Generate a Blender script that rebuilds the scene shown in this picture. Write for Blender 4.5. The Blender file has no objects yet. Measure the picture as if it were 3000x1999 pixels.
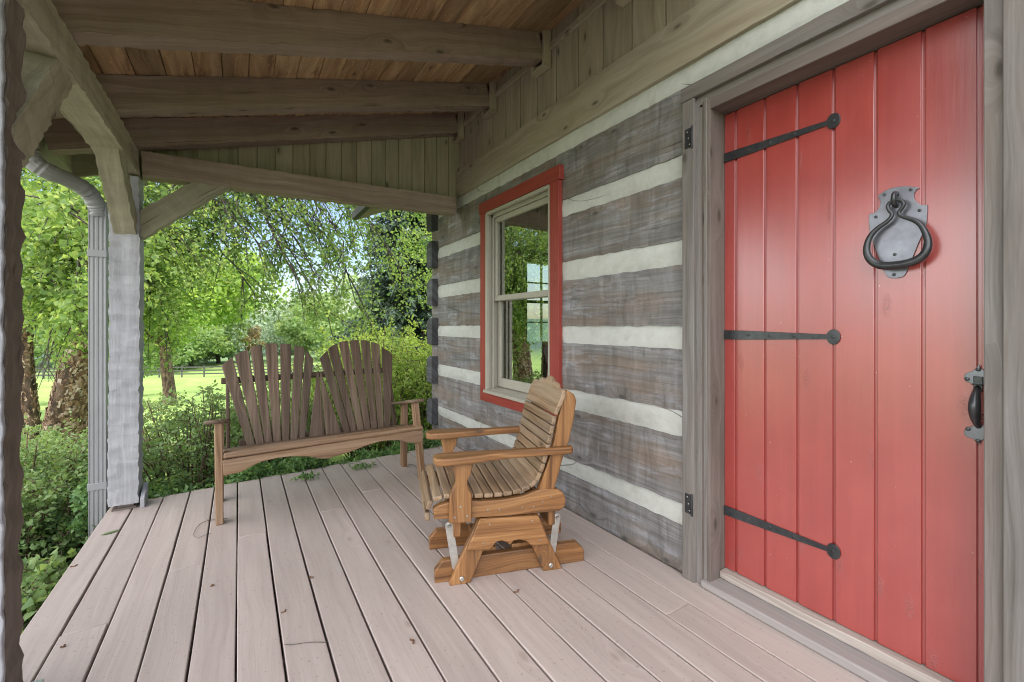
import bpy, math, random
import numpy as np
from mathutils import Vector, Matrix
random.seed(7); rng = np.random.default_rng(11)
SC = bpy.context.scene
COL = SC.collection
V = Vector

# ------------------------------------------------------------------ camera model (measured from the photograph)
F = 1290.0; TH = math.atan(800 / F); CT, ST = math.cos(TH), math.sin(TH); EYE = 1.1826
def ray(x, y):
    u = (x - 1500) / F; v = (y - 952) / F
    return V((u * CT + ST, -u * ST + CT, -v))
def P(x, y, X=None, Y=None, Z=None, D=None):
    r = ray(x, y)
    if X is not None: t = X / r.x
    elif Y is not None: t = Y / r.y
    elif Z is not None: t = (Z - EYE) / r.z
    else: t = D
    return V((r.x * t, r.y * t, EYE + r.z * t))

# ------------------------------------------------------------------ node helpers
class NT:
    def __init__(s, name):
        s.m = bpy.data.materials.new(name); s.m.use_nodes = True
        s.t = s.m.node_tree; s.n = s.t.nodes; s.n.clear()
        s.out = s.n.new('ShaderNodeOutputMaterial')
    def add(s, typ, ins=None, **kw):
        n = s.n.new(typ)
        for k, v in kw.items(): setattr(n, k, v)
        for k, v in (ins or {}).items(): s.put(n.inputs[k], v)
        return n
    def put(s, sock, v):
        if isinstance(v, bpy.types.NodeSocket): s.t.links.new(v, sock)
        elif isinstance(v, bpy.types.Node): s.t.links.new(v.outputs[0], sock)
        else:
            if sock.type == 'RGBA' and len(v) == 3: v = (*v, 1)
            sock.default_value = v
    def math(s, op, a, b=0.0, c=None, clamp=False):
        n = s.n.new('ShaderNodeMath'); n.operation = op; n.use_clamp = clamp
        s.put(n.inputs[0], a); s.put(n.inputs[1], b)
        if c is not None: s.put(n.inputs[2], c)
        return n.outputs[0]
    def mix(s, fac, a, b, mode='MIX'):
        n = s.n.new('ShaderNodeMix'); n.data_type = 'RGBA'; n.blend_type = mode
        s.put(n.inputs[0], fac); s.put(n.inputs[6], a); s.put(n.inputs[7], b)
        return n.outputs[2]
    def noise(s, vec, scale, detail=4, rough=.5, dist=0.0):
        n = s.add('ShaderNodeTexNoise', {'Vector': vec, 'Scale': scale, 'Detail': detail, 'Roughness': rough, 'Distortion': dist})
        return n.outputs[0]
    def ramp(s, fac, stops):
        n = s.n.new('ShaderNodeValToRGB'); s.put(n.inputs[0], fac)
        el = n.color_ramp.elements
        while len(el) < len(stops): el.new(.5)
        for e, (p, c) in zip(el, stops):
            e.position = p; e.color = (*c, 1) if not isinstance(c, (int, float)) else (c, c, c, 1)
        return n.outputs[0]
    def vscale(s, vec, sc):
        return s.add('ShaderNodeVectorMath', {0: vec, 1: sc}, operation='MULTIPLY').outputs[0]
    def bump(s, h, strength=.3, dist=.01, normal=None):
        n = s.add('ShaderNodeBump', {'Height': h, 'Strength': strength, 'Distance': dist})
        if normal is not None: s.put(n.inputs['Normal'], normal)
        return n.outputs[0]
    def finish(s, bsdf):
        s.t.links.new(bsdf.outputs[0], s.out.inputs[0]); return s.m

def wood(name, dark, mid, light, patch=None, patch_amt=.5, rough=.75, spec=.3, grain=22, gfreq=1.3, knots=.5, hew=0.0, bump=.35, tonevar=.35, contrast=1.0, crack=0, patch2=None, knotcol=(.05, .04, .03), bdist=.006, coat=0.0, speck=None):
    s = NT(name)
    uv = s.add('ShaderNodeUVMap').outputs[0]
    tone = s.add('ShaderNodeAttribute', attribute_name='tone').outputs['Fac']
    sep = s.add('ShaderNodeSeparateXYZ', {0: uv})
    u, v = sep.outputs[0], sep.outputs[1]
    warp = s.noise(s.vscale(uv, (1.3, 4, 1)), 1, 2)
    # knots
    vor = s.add('ShaderNodeTexVoronoi', {'Vector': s.vscale(uv, (3.6, 8.5, 1)), 'Scale': 1.0, 'Randomness': 1.0}, voronoi_dimensions='2D')
    gate = s.math('GREATER_THAN', s.add('ShaderNodeSeparateColor', {0: vor.outputs['Color']}).outputs[0], 1 - knots * .38)
    kd = vor.outputs['Distance']
    kmask = s.math('MULTIPLY', s.ramp(s.math('ADD', kd, s.math('MULTIPLY', warp, .10)), [(0.09, 1.0), (0.17, 0.0)]), gate)
    khalo = s.math('MULTIPLY', s.ramp(kd, [(0.05, 1.0), (0.45, 0.0)]), gate)
    vv = s.math('ADD', s.math('MULTIPLY', v, grain), s.math('ADD', s.math('MULTIPLY', warp, 3.2), s.math('MULTIPLY', khalo, 2.2)))
    gvec = s.add('ShaderNodeCombineXYZ', {0: s.math('MULTIPLY', u, gfreq), 1: vv, 2: s.math('MULTIPLY', tone, 31)}).outputs[0]
    g1 = s.noise(gvec, 1, 7, .62)
    g2 = s.noise(s.vscale(gvec, (2.2, 4.5, 1)), 1, 4, .7)
    g = s.math('ADD', s.math('MULTIPLY', g1, .68), s.math('MULTIPLY', g2, .32))
    g = s.math('ADD', s.math('MULTIPLY', s.math('SUBTRACT', g, .5), contrast), .5)
    col = s.ramp(g, [(.3, dark), (.5, mid), (.7, light)])
    if patch is not None:
        pn = s.noise(s.add('ShaderNodeCombineXYZ', {0: s.math('MULTIPLY', u, 1.6), 1: s.math('MULTIPLY', v, 7), 2: s.math('MULTIPLY', tone, 17)}).outputs[0], 1, 5, .6)
        pm = s.math('MULTIPLY', s.ramp(pn, [(.42, 0.0), (.62, 1.0)]), patch_amt)
        col = s.mix(pm, col, s.mix(.35, patch, col))
    if patch2 is not None:
        pn = s.noise(s.add('ShaderNodeCombineXYZ', {0: s.math('MULTIPLY', u, 3.1), 1: s.math('MULTIPLY', v, 16), 2: s.math('MULTIPLY', tone, 53)}).outputs[0], 1, 5, .65)
        col = s.mix(s.math('MULTIPLY', s.ramp(pn, [(.56, 0.0), (.68, 1.0)]), .75), col, patch2)
    h = s.math('MULTIPLY', g, .8)
    if hew > 0:
        cv = s.add('ShaderNodeTexVoronoi', {'Vector': s.add('ShaderNodeCombineXYZ', {0: s.math('ADD', s.math('MULTIPLY', u, 11), s.math('MULTIPLY', warp, .8)), 1: s.math('ADD', s.math('MULTIPLY', v, 8.5), s.math('MULTIPLY', warp, .6)), 2: 0.0}).outputs[0], 'Scale': 1.0, 'Randomness': .4}, voronoi_dimensions='2D', distance='CHEBYCHEV')
        cs = s.add('ShaderNodeSeparateColor', {0: cv.outputs['Color']}).outputs
        cell = s.math('ADD', 1 - .14 * hew, s.math('MULTIPLY', cs[1], .28 * hew))
        col = s.mix(1.0, col, s.add('ShaderNodeCombineColor', {0: cell, 1: cell, 2: cell}).outputs[0], 'MULTIPLY')
        h = s.math('ADD', h, s.math('MULTIPLY', cs[1], .5 * hew))
        hv = s.add('ShaderNodeCombineXYZ', {0: s.math('MULTIPLY', u, 17), 1: s.math('MULTIPLY', v, 3.0), 2: s.math('MULTIPLY', tone, 7)}).outputs[0]
        hn = s.noise(hv, 1, 3, .55, .4)
        col = s.mix(s.math('MULTIPLY', s.ramp(hn, [(.3, 1.0), (.5, 0.0)]), hew * .4), col, (dark[0] * .8, dark[1] * .8, dark[2] * .8))
        col = s.mix(s.math('MULTIPLY', s.ramp(hn, [(.58, 0.0), (.75, 1.0)]), hew * .5), col, light)
        h = s.math('ADD', h, s.math('MULTIPLY', hn, 1.3 * hew))
    if crack:
        cn = s.noise(s.add('ShaderNodeCombineXYZ', {0: s.math('MULTIPLY', u, .45), 1: s.math('ADD', s.math('MULTIPLY', v, 7.5), s.math('MULTIPLY', warp, .2)), 2: s.math('MULTIPLY', tone, 91)}).outputs[0], 1, 1, .5)
        cl = s.ramp(s.math('ABSOLUTE', s.math('SUBTRACT', cn, .5)), [(.0015, 1.0), (.006, 0.0)])
        cg = s.ramp(s.noise(s.add('ShaderNodeCombineXYZ', {0: s.math('MULTIPLY', u, 1.7), 1: s.math('MULTIPLY', v, 5), 2: s.math('MULTIPLY', tone, 23)}).outputs[0], 1, 2), [(.6, 0.0), (.68, 1.0)])
        cl = s.math('MULTIPLY', cl, cg)
        col = s.mix(s.math('MULTIPLY', cl, .9), col, (.02, .017, .014)); h = s.math('SUBTRACT', h, s.math('MULTIPLY', cl, 1.5))
    if speck is not None:
        sn = s.noise(s.vscale(uv, (60, 60, 1)), 1, 2, .6)
        col = s.mix(s.math('MULTIPLY', s.ramp(sn, [(.64, 0.0), (.70, 1.0)]), .8), col, speck)
    col = s.mix(s.math('MULTIPLY', kmask, .85), col, knotcol)
    col = s.mix(s.math('MULTIPLY', khalo, .3), col, dark)
    tv = s.math('ADD', 1 - tonevar / 2, s.math('MULTIPLY', tone, tonevar))
    col = s.mix(1.0, col, s.add('ShaderNodeCombineColor', {0: tv, 1: tv, 2: tv}).outputs[0], 'MULTIPLY')
    b = s.bump(h, bump, bdist)
    bs = s.add('ShaderNodeBsdfPrincipled', {'Base Color': col, 'Roughness': rough, 'Specular IOR Level': spec, 'Normal': b})
    if coat: bs.inputs['Coat Weight'].default_value = coat; bs.inputs['Coat Roughness'].default_value = .3
    return s.finish(bs)

def plain(name, col, rough=.6, metal=0.0, var=.25, scale=30, bump=.15, bdist=.002, spec=.5, col2=None, coord='Object'):
    s = NT(name)
    tc = s.add('ShaderNodeTexCoord').outputs[coord]
    n = s.noise(tc, scale, 6, .6)
    n2 = s.noise(tc, scale * .13, 3, .5)
    m = s.math('ADD', s.math('MULTIPLY', n, .5), s.math('MULTIPLY', n2, .5))
    c2 = col2 or tuple(min(1, c * (1 + var)) for c in col)
    c1 = tuple(c * (1 - var) for c in col)
    c = s.ramp(m, [(.35, c1), (.65, c2)])
    bs = s.add('ShaderNodeBsdfPrincipled', {'Base Color': c, 'Roughness': rough, 'Metallic': metal, 'Specular IOR Level': spec, 'Normal': s.bump(n, bump, bdist)})
    return s.finish(bs)

def leafmat(name, c_dark, c_mid, c_light, trans=.45, rough=.5):
    s = NT(name)
    tone = s.add('ShaderNodeAttribute', attribute_name='tone').outputs['Fac']
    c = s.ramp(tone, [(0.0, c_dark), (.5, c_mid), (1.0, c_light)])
    tc = s.mix(1.0, c, (1.3, 1.2, .65), 'MULTIPLY')
    d = s.add('ShaderNodeBsdfPrincipled', {'Base Color': c, 'Roughness': rough, 'Specular IOR Level': .35})
    t = s.add('ShaderNodeBsdfTranslucent', {'Color': tc})
    mx = s.add('ShaderNodeMixShader', {0: trans}); s.t.links.new(d.outputs[0], mx.inputs[1]); s.t.links.new(t.outputs[0], mx.inputs[2])
    return s.finish(mx)

# ------------------------------------------------------------------ materials
M = {}
M['log'] = wood('weathered log wood', (.105, .098, .092), (.20, .192, .19), (.29, .29, .30), patch=(.21, .145, .10), patch_amt=.85, patch2=(.33, .335, .36), hew=.95, knots=.5, grain=44, gfreq=1.0, bump=.9, contrast=1.2, crack=1, tonevar=.3, knotcol=(.07, .06, .055), bdist=.008)
M['logend'] = wood('dark log end', (.03, .03, .032), (.065, .065, .07), (.13, .135, .15), patch=(.17, .18, .20), patch_amt=.4, hew=.5, knots=.1, grain=30, bump=.5)
M['beam'] = wood('hewn porch beam', (.26, .235, .17), (.39, .365, .27), (.50, .48, .37), patch=(.31, .28, .20), crack=1, patch_amt=.5, hew=.4, knots=.4, grain=24, bump=.4, tonevar=.25)  # paler, greener tint stands in for light bounced up from the lawn
M['rafter'] = wood('dark brown hewn rafter', (.17, .125, .10), (.28, .215, .175), (.39, .32, .265), patch=(.24, .17, .14), crack=1, patch_amt=.5, hew=.2, knots=.4, grain=24, bump=.4, tonevar=.25)
M['nearpost'] = wood('dark hewn post', (.12, .09, .075), (.20, .16, .135), (.29, .245, .21), patch=(.16, .125, .105), crack=1, patch_amt=.5, hew=.5, knots=.4, grain=24, bump=.5, tonevar=.2)
M['ceil'] = wood('stained ceiling board', (.17, .10, .05), (.36, .235, .125), (.54, .39, .22), patch=(.28, .21, .125), patch_amt=.9, contrast=1.3, knots=.35, grain=18, bump=.3, tonevar=.75, rough=.6, speck=(.62, .46, .26), patch2=(.14, .08, .04))
M['siding'] = wood('olive brown siding board', (.21, .185, .135), (.325, .290, .22), (.43, .39, .31), patch=(.36, .27, .18), patch_amt=.5, knots=.7, grain=20, bump=.25, tonevar=.22)
M['casing'] = wood('grey casing board', (.095, .083, .075), (.17, .155, .145), (.25, .235, .23), patch=(.20, .15, .11), patch_amt=.35, knots=.45, grain=34, bump=.35, tonevar=.2)
M['jamb'] = wood('dark jamb board', (.08, .062, .052), (.135, .11, .098), (.19, .16, .148), patch=(.25, .20, .18), patch_amt=.4, knots=.3, grain=30, bump=.3, tonevar=.2)
M['deck'] = wood('taupe painted deck board', (.375, .308, .282), (.43, .358, .328), (.48, .405, .375), patch=(.37, .305, .28), patch_amt=.6, speck=(.29, .235, .21), rough=.5, spec=.35, knots=.12, grain=30, bump=.4, tonevar=.10, knotcol=(.30, .24, .21), bdist=.004, contrast=1.3)
M['post'] = wood('pale painted post', (.31, .31, .33), (.37, .37, .395), (.43, .43, .46), patch=(.34, .34, .36), patch_amt=.4, rough=.6, knots=.05, grain=22, bump=.9, tonevar=.1, hew=.6, contrast=1.5, knotcol=(.25, .25, .26))
M['bench'] = wood('weathered brown bench slat', (.066, .040, .027), (.128, .083, .057), (.21, .148, .108), patch=(.125, .10, .062), patch_amt=.6, rough=.5, knots=.2, grain=36, bump=.4, tonevar=.5, contrast=1.7)
M['benchleg'] = wood('bench leg wood', (.15, .085, .045), (.25, .15, .085), (.35, .235, .15), patch=(.27, .20, .15), patch_amt=.5, rough=.55, knots=.1, grain=36, bump=.35, tonevar=.25, contrast=1.7)
M['glider'] = wood('honey stained glider wood', (.10, .042, .015), (.235, .105, .036), (.35, .18, .07), patch=(.19, .105, .05), patch_amt=.45, rough=.45, spec=.45, knots=.15, grain=26, gfreq=1.1, bump=.35, tonevar=.3, contrast=1.9)
M['gslat'] = wood('worn glider slat wood', (.11, .065, .036), (.25, .16, .092), (.37, .265, .175), patch=(.31, .26, .205), patch_amt=.5, rough=.55, knots=.12, grain=30, bump=.3, tonevar=.3, contrast=1.4)
M['oldwood'] = wood('weathered threshold wood', (.16, .125, .10), (.31, .265, .235), (.47, .42, .385), patch=(.20, .15, .11), patch_amt=.4, knots=0.0, grain=40, bump=.3)
M['sillgrey'] = wood('grey painted sill', (.24, .215, .205), (.28, .255, .245), (.33, .30, .29), knots=0.0, grain=30, bump=.15, rough=.5, tonevar=.1)
def chinkmat():
    s = NT('pale chinking mortar'); tc = s.add('ShaderNodeTexCoord').outputs['Object']
    n = s.noise(tc, 18, 6, .65); n2 = s.noise(s.vscale(tc, (1, .35, 1)), 7, 4, .6); n3 = s.noise(tc, 120, 3, .6)
    c = s.ramp(s.math('ADD', s.math('MULTIPLY', n, .5), s.math('MULTIPLY', n2, .5)), [(.35, (.42, .42, .39)), (.5, (.50, .505, .475)), (.65, (.55, .56, .53))])
    cn = s.noise(s.vscale(tc, (1, .7, 2.6)), 1.1, 1, .5); cl = s.ramp(s.math('ABSOLUTE', s.math('SUBTRACT', cn, .5)), [(.0006, 1.0), (.0028, 0.0)])
    cg = s.ramp(s.noise(tc, 2.1, 2), [(.50, 0.0), (.58, 1.0)]); cl = s.math('MULTIPLY', cl, cg)
    c = s.mix(s.math('MULTIPLY', cl, .7), c, (.16, .14, .12))
    st = s.ramp(s.noise(s.vscale(tc, (1, 1, .4)), 9, 5, .7), [(.58, 0.0), (.75, .45)]); c = s.mix(st, c, (.34, .31, .26))
    h = s.math('ADD', s.math('ADD', s.math('MULTIPLY', n2, 1.2), s.math('MULTIPLY', n3, .15)), s.math('MULTIPLY', cl, -.6))
    return s.finish(s.add('ShaderNodeBsdfPrincipled', {'Base Color': c, 'Roughness': .85, 'Specular IOR Level': .2, 'Normal': s.bump(h, .7, .012)}))
M['chink'] = chinkmat()

M['metal'] = plain('blackened iron', (.05, .052, .056), .28, .45, var=.4, scale=45, bump=.35, bdist=.0015)
M['plate'] = plain('brushed pewter iron plate', (.19, .195, .22), .33, .75, var=.3, scale=22, bump=.15, bdist=.001)
M['galv'] = plain('galvanised steel', (.50, .49, .46), .38, .85, var=.25, scale=40, bump=.2, bdist=.001)
M['screw'] = plain('screw head steel', (.40, .38, .35), .35, .9, var=.3, scale=80)
M['gutter'] = plain('grey painted gutter', (.27, .27, .275), .4, 0, var=.07, scale=12, bump=.05)
M['frame'] = plain('putty window frame', (.40, .375, .315), .45, 0, var=.06, scale=20, bump=.06)
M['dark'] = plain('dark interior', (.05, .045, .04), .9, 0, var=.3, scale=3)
M['curtain'] = plain('brown curtain cloth', (.17, .14, .10), .9, 0, var=.3, scale=60)
M['redtrim'] = wood('red painted trim', (.22, .038, .029), (.295, .054, .041), (.37, .078, .06), patch=(.24, .042, .033), patch_amt=.5, rough=.5, knots=.25, grain=34, bump=.35, tonevar=.1, knotcol=(.30, .09, .06))
M['bark'] = None
M['blackpipe'] = plain('black corrugated plastic', (.02, .02, .022), .35, 0, var=.3, scale=20)
M['roof'] = plain('dark roof sheet', (.06, .06, .06), .7, .2, var=.3, scale=5)
M['fence'] = plain('dark fence board', (.10, .095, .09), .8, 0, var=.3, scale=3)
M['debris'] = plain('brown catkin', (.14, .065, .03), .9, 0, var=.4, scale=200)
M['twig'] = plain('dry twig', (.12, .10, .085), .9, 0, var=.4, scale=100)
M['white'] = plain('white painted wall', (.7, .7, .68), .8, 0, var=.05, scale=2)

def red_door():
    s = NT('glossy red door paint')
    uv = s.add('ShaderNodeUVMap').outputs[0]
    n1 = s.noise(s.vscale(uv, (1.2, 30, 1)), 1, 5, .6)
    n2 = s.noise(uv, 3.5, 4, .6)
    n3 = s.noise(uv, 160, 3, .6)
    c = s.ramp(s.math('ADD', s.math('MULTIPLY', n1, .4), s.math('MULTIPLY', n2, .6)), [(.3, (.26, .026, .022)), (.5, (.31, .034, .028)), (.7, (.36, .045, .036))])
    vor = s.add('ShaderNodeTexVoronoi', {'Vector': s.vscale(uv, (2.3, 6.5, 1)), 'Scale': 1.0}, voronoi_dimensions='2D')
    gate = s.math('GREATER_THAN', s.add('ShaderNodeSeparateColor', {0: vor.outputs['Color']}).outputs[0], .45)
    km = s.math('MULTIPLY', s.ramp(vor.outputs['Distance'], [(.03, 1.0), (.11, 0.0)]), gate)
    kn = s.noise(uv, 90, 4, .7)
    km2 = s.math('MULTIPLY', km, s.ramp(kn, [(.45, 0.0), (.6, 1.0)]))
    c = s.mix(s.math('MULTIPLY', km2, .55), c, (.18, .02, .017))
    sp = s.noise(uv, 70, 2, .5)
    c = s.mix(s.ramp(sp, [(.765, 0.0), (.78, .7)]), c, (.62, .42, .36))
    h = s.math('ADD', s.math('MULTIPLY', n1, .9), s.math('ADD', s.math('MULTIPLY', n3, .22), s.math('MULTIPLY', km2, 1.8)))
    h = s.math('ADD', h, s.math('MULTIPLY', s.noise(uv, 6, 2), .8))
    bs = s.add('ShaderNodeBsdfPrincipled', {'Base Color': c, 'Roughness': s.ramp(n2, [(.3, .30), (.7, .42)]), 'Specular IOR Level': .75, 'Normal': s.bump(h, .35, .003), 'Coat Weight': 1.0, 'Coat Roughness': .26, 'Coat IOR': 1.75})
    return s.finish(bs)
M['door'] = red_door()

def barkmat():
    s = NT('peeling birch bark')
    tc = s.add('ShaderNodeTexCoord').outputs['Object']
    v = s.vscale(tc, (1, 1, .45))
    n = s.noise(v, 9, 8, .7, .8)
    vo = s.add('ShaderNodeTexVoronoi', {'Vector': s.vscale(tc, (13, 13, 5)), 'Scale': 1.0}).outputs['Distance']
    m = s.math('ADD', s.math('MULTIPLY', n, .7), s.math('MULTIPLY', vo, .4))
    c = s.ramp(m, [(.35, (.03, .02, .014)), (.5, (.09, .055, .035)), (.62, (.17, .11, .07)), (.75, (.28, .20, .14))])
    bs = s.add('ShaderNodeBsdfPrincipled', {'Base Color': c, 'Roughness': .9, 'Normal': s.bump(m, 1.0, .05)})
    return s.finish(bs)
M['bark'] = barkmat()
M['branch'] = plain('dark branch bark', (.075, .06, .05), .9, 0, var=.35, scale=30)
M['stem'] = plain('reddish shrub stem', (.12, .075, .05), .9, 0, var=.35, scale=30)
M['leafA'] = leafmat('birch leaf', (.16, .28, .09), (.27, .40, .135), (.42, .54, .22), .62)
M['leafB'] = leafmat('shrub leaf', (.07, .15, .055), (.165, .27, .10), (.31, .43, .18), .45)
M['leafD'] = leafmat('groundcover leaf', (.06, .14, .05), (.14, .26, .09), (.26, .40, .14), .35)
M['leafY'] = leafmat('sunny shrub leaf', (.15, .28, .06), (.29, .43, .10), (.46, .58, .17), .5)
M['leafF'] = leafmat('far leaf', (.17, .28, .11), (.28, .40, .17), (.42, .53, .25), .4)
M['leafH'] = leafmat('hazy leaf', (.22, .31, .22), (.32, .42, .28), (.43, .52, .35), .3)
M['leafO'] = leafmat('russet leaf', (.26, .20, .10), (.36, .28, .14), (.44, .38, .2), .3)
M['needle'] = leafmat('spruce needle', (.02, .04, .025), (.09, .14, .10), (.34, .43, .35), .1)

# ------------------------------------------------------------------ mesh builder
class MB:
    def __init__(s): s.v = []; s.f = []; s.uv = []; s.tone = []
    def off(s): return len(s.v)
    def face(s, idx, uvs): s.f.append(tuple(idx)); s.uv.extend(uvs)
    def box(s, o, ax, ay, az, lx, ly, lz, tone=None):
        """o = corner; grain along ax"""
        ax, ay, az = V(ax).normalized(), V(ay).normalized(), V(az).normalized(); o = V(o)
        if ax.cross(ay).dot(az) < 0:
            o = o + az * lz; az = -az
        t = random.random() if tone is None else tone
        ou, ov = random.uniform(0, 40), random.uniform(0, 40)
        b = s.off()
        for k in (0, 1):
            for j in (0, 1):
                for i in (0, 1):
                    s.v.append(o + ax * (lx * i) + ay * (ly * j) + az * (lz * k)); s.tone.append(t)
        def q(ids, fn): s.face([b + i for i in ids], [fn(i) for i in ids])
        def cc(i): return (lx * (i & 1), ly * ((i >> 1) & 1), lz * (i >> 2))
        q((0, 2, 3, 1), lambda i: (ou + cc(i)[0], ov + cc(i)[1]))
        q((4, 5, 7, 6), lambda i: (ou + cc(i)[0], ov + .5 + cc(i)[1]))
        q((0, 1, 5, 4), lambda i: (ou + cc(i)[0], ov + 1 + cc(i)[2]))
        q((2, 6, 7, 3), lambda i: (ou + cc(i)[0], ov + 1.5 + cc(i)[2]))
        q((0, 4, 6, 2), lambda i: (ou + cc(i)[2] * .3, ov + 2 + cc(i)[1]))
        q((1, 3, 7, 5), lambda i: (ou + cc(i)[2] * .3, ov + 2.5 + cc(i)[1]))
        return s
    def prism(s, pts, o, ax, ay, az, th, grain=0, tone=None):
        """polygon pts (x,y) in plane (ax,ay) at o, extruded by th along az; grain 0: along ax, 1: along ay"""
        o, ax, ay, az = V(o), V(ax), V(ay), V(az)
        area = sum(pts[i][0] * pts[(i + 1) % len(pts)][1] - pts[(i + 1) % len(pts)][0] * pts[i][1] for i in range(len(pts)))
        hand = ax.cross(ay).dot(az)
        if area * hand < 0: pts = pts[::-1]
        t = random.random() if tone is None else tone
        ou, ov = random.uniform(0, 40), random.uniform(0, 40); n = len(pts); b = s.off()
        uvf = (lambda p: (ou + p[0], ov + p[1])) if grain == 0 else (lambda p: (ou + p[1], ov + p[0]))
        for k in (0, 1):
            for p in pts: s.v.append(o + ax * p[0] + ay * p[1] + az * (th * k)); s.tone.append(t)
        s.face([b + i for i in range(n)][::-1], [uvf(p) for p in pts][::-1])
        s.face([b + n + i for i in range(n)], [uvf(p) for p in pts])
        for i in range(n):
            j = (i + 1) % n
            pi, pj = pts[i], pts[j]
            q = [uvf(pi), uvf(pj)]
            s.face([b + i, b + j, b + n + j, b + n + i], [q[0], q[1], (q[1][0] , q[1][1] + th), (q[0][0], q[0][1] + th)])
        return s
    def timber(s, p0, p1, up, w, h, amp=.004, per=.11, step=.03, nw=3, nh=3, tone=None, side=None, w1=None, h1=None, bow=0.0, rough=.0015, stripw=.075):
        """hewn timber along p0->p1 (centre line); w across side, h along up"""
        p0, p1 = V(p0), V(p1); d = p1 - p0; L = d.length; ax = d.normalized()
        up = V(up); az = (up - ax * up.dot(ax)).normalized(); ay = az.cross(ax).normalized()
        w1 = w if w1 is None else w1; h1 = h if h1 is None else h1
        t = random.random() if tone is None else tone
        ou, ov = random.uniform(0, 40), random.uniform(0, 40)
        n = max(2, int(L / step)); ring = []
        # ring param points: (a,b) in [-.5,.5], face id
        for i in range(nw): ring.append((-.5 + i / nw, -.5, 0))
        for i in range(nh): ring.append((.5, -.5 + i / nh, 1))
        for i in range(nw): ring.append((.5 - i / nw, .5, 2))
        for i in range(nh): ring.append((-.5, .5 - i / nh, 3))
        R = len(ring); per_l = [0]
        acc = 0; perim = []
        for (a, b, f) in ring + [ring[0]]:
            perim.append((a * w, b * h))
        cum = [0.0]
        for i in range(R): cum.append(cum[-1] + math.dist(perim[i], perim[i + 1]))
        facets = []
        for fc in range(4):
            strips = []; wid = w if fc in (0, 2) else h
            for sp in range(max(1, int(round(wid / stripw)))):
                x = -random.uniform(0, per); cuts = [x]
                while x < L + per: x += per * random.uniform(.55, 1.5); cuts.append(x)
                strips.append((np.array(cuts), random.uniform(-.3, .3), [random.uniform(.3, 1.5) for _ in cuts], random.uniform(-.6, .6) * amp))
            facets.append((strips, wid))
        base = s.off(); ph = [random.uniform(0, 6.3) for _ in range(6)]
        def scal(fc, x, c):
            strips, wid = facets[fc]; ns = len(strips); si = min(ns - 1, max(0, int((c / wid + .5) * ns)))
            cuts, sl, am, o_ = strips[si]; xx = min(max(x + sl * c, cuts[0] + 1e-4), cuts[-1] - 1e-4)
            k = int(np.searchsorted(cuts, xx)) - 1; tt = (xx - cuts[k]) / (cuts[k + 1] - cuts[k])
            return o_ - amp * am[k] * min(1, tt / .22) * (1 - tt) - amp * .35 * math.sin(math.pi * tt)
        for i in range(n + 1):
            x = L * i / n; q = x / L; ww = w + (w1 - w) * q; hh = h + (h1 - h) * q
            oy = bow * math.sin(ph[0] + x * 2.1) ; oz = bow * math.sin(ph[1] + x * 1.7)
            for (a, b, f) in ring:
                ya, za = a * ww, b * hh; dy = dz = 0.0
                cy, cz = a * ww, b * hh
                if abs(b + .5) < 1e-6: dz -= scal(0, x, cy)
                if abs(a - .5) < 1e-6: dy += scal(1, x, cz)
                if abs(b - .5) < 1e-6: dz += scal(2, x, cy)
                if abs(a + .5) < 1e-6: dy -= scal(3, x, cz)
                if rough: dy += random.gauss(0, rough) * .6; dz += random.gauss(0, rough) * .6
                s.v.append(p0 + ax * x + ay * (ya + dy + oy) + az * (za + dz + oz)); s.tone.append(t)
        for i in range(n):
            x0, x1 = L * i / n, L * (i + 1) / n
            for j in range(R):
                k = (j + 1) % R
                s.face([base + i * R + j, base + (i + 1) * R + j, base + (i + 1) * R + k, base + i * R + k][::-1],
                       [(ou + x0, ov + cum[j]), (ou + x1, ov + cum[j]), (ou + x1, ov + cum[j + 1]), (ou + x0, ov + cum[j + 1])][::-1])
        s.face([base + j for j in range(R)][::-1], [(ou + a * w * .3, ov + b * h) for (a, b, f) in ring][::-1])
        s.face([base + n * R + j for j in range(R)], [(ou + a * w * .3, ov + b * h) for (a, b, f) in ring])
        return s
    def tube(s, pts, rad, seg=8, closed=False, tone=None, caps=True):
        pts = [V(p) for p in pts]; n = len(pts)
        rad = rad if isinstance(rad, (list, tuple)) else [rad] * n
        t = random.random() if tone is None else tone; b = s.off(); up = V((0, 0, 1)); acc = 0
        prevn = None
        for i, p in enumerate(pts):
            if closed: d = pts[(i + 1) % n] - pts[i - 1]
            else: d = pts[min(i + 1, n - 1)] - pts[max(i - 1, 0)]
            d.normalize()
            if prevn is None:
                ref = up if abs(d.z) < .9 else V((1, 0, 0)); nn = (ref - d * ref.dot(d)).normalized()
            else: nn = (prevn - d * prevn.dot(d)).normalized()
            prevn = nn; bb = d.cross(nn)
            for k in range(seg):
                a = 2 * math.pi * k / seg
                s.v.append(p + (nn * math.cos(a) + bb * math.sin(a)) * rad[i]); s.tone.append(t)
        m = n if closed else n - 1; acc = 0.0
        for i in range(m):
            j = (i + 1) % n; l = (pts[j] - pts[i]).length
            for k in range(seg):
                k2 = (k + 1) % seg
                s.face([b + i * seg + k, b + i * seg + k2, b + j * seg + k2, b + j * seg + k],
                       [(acc, k * rad[i]), (acc, (k + 1) * rad[i]), (acc + l, (k + 1) * rad[i]), (acc + l, k * rad[i])])
            acc += l
        if not closed and caps:
            s.face([b + k for k in range(seg)][::-1], [(0, 0)] * seg)
            s.face([b + (n - 1) * seg + k for k in range(seg)], [(0, 0)] * seg)
        return s
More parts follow.
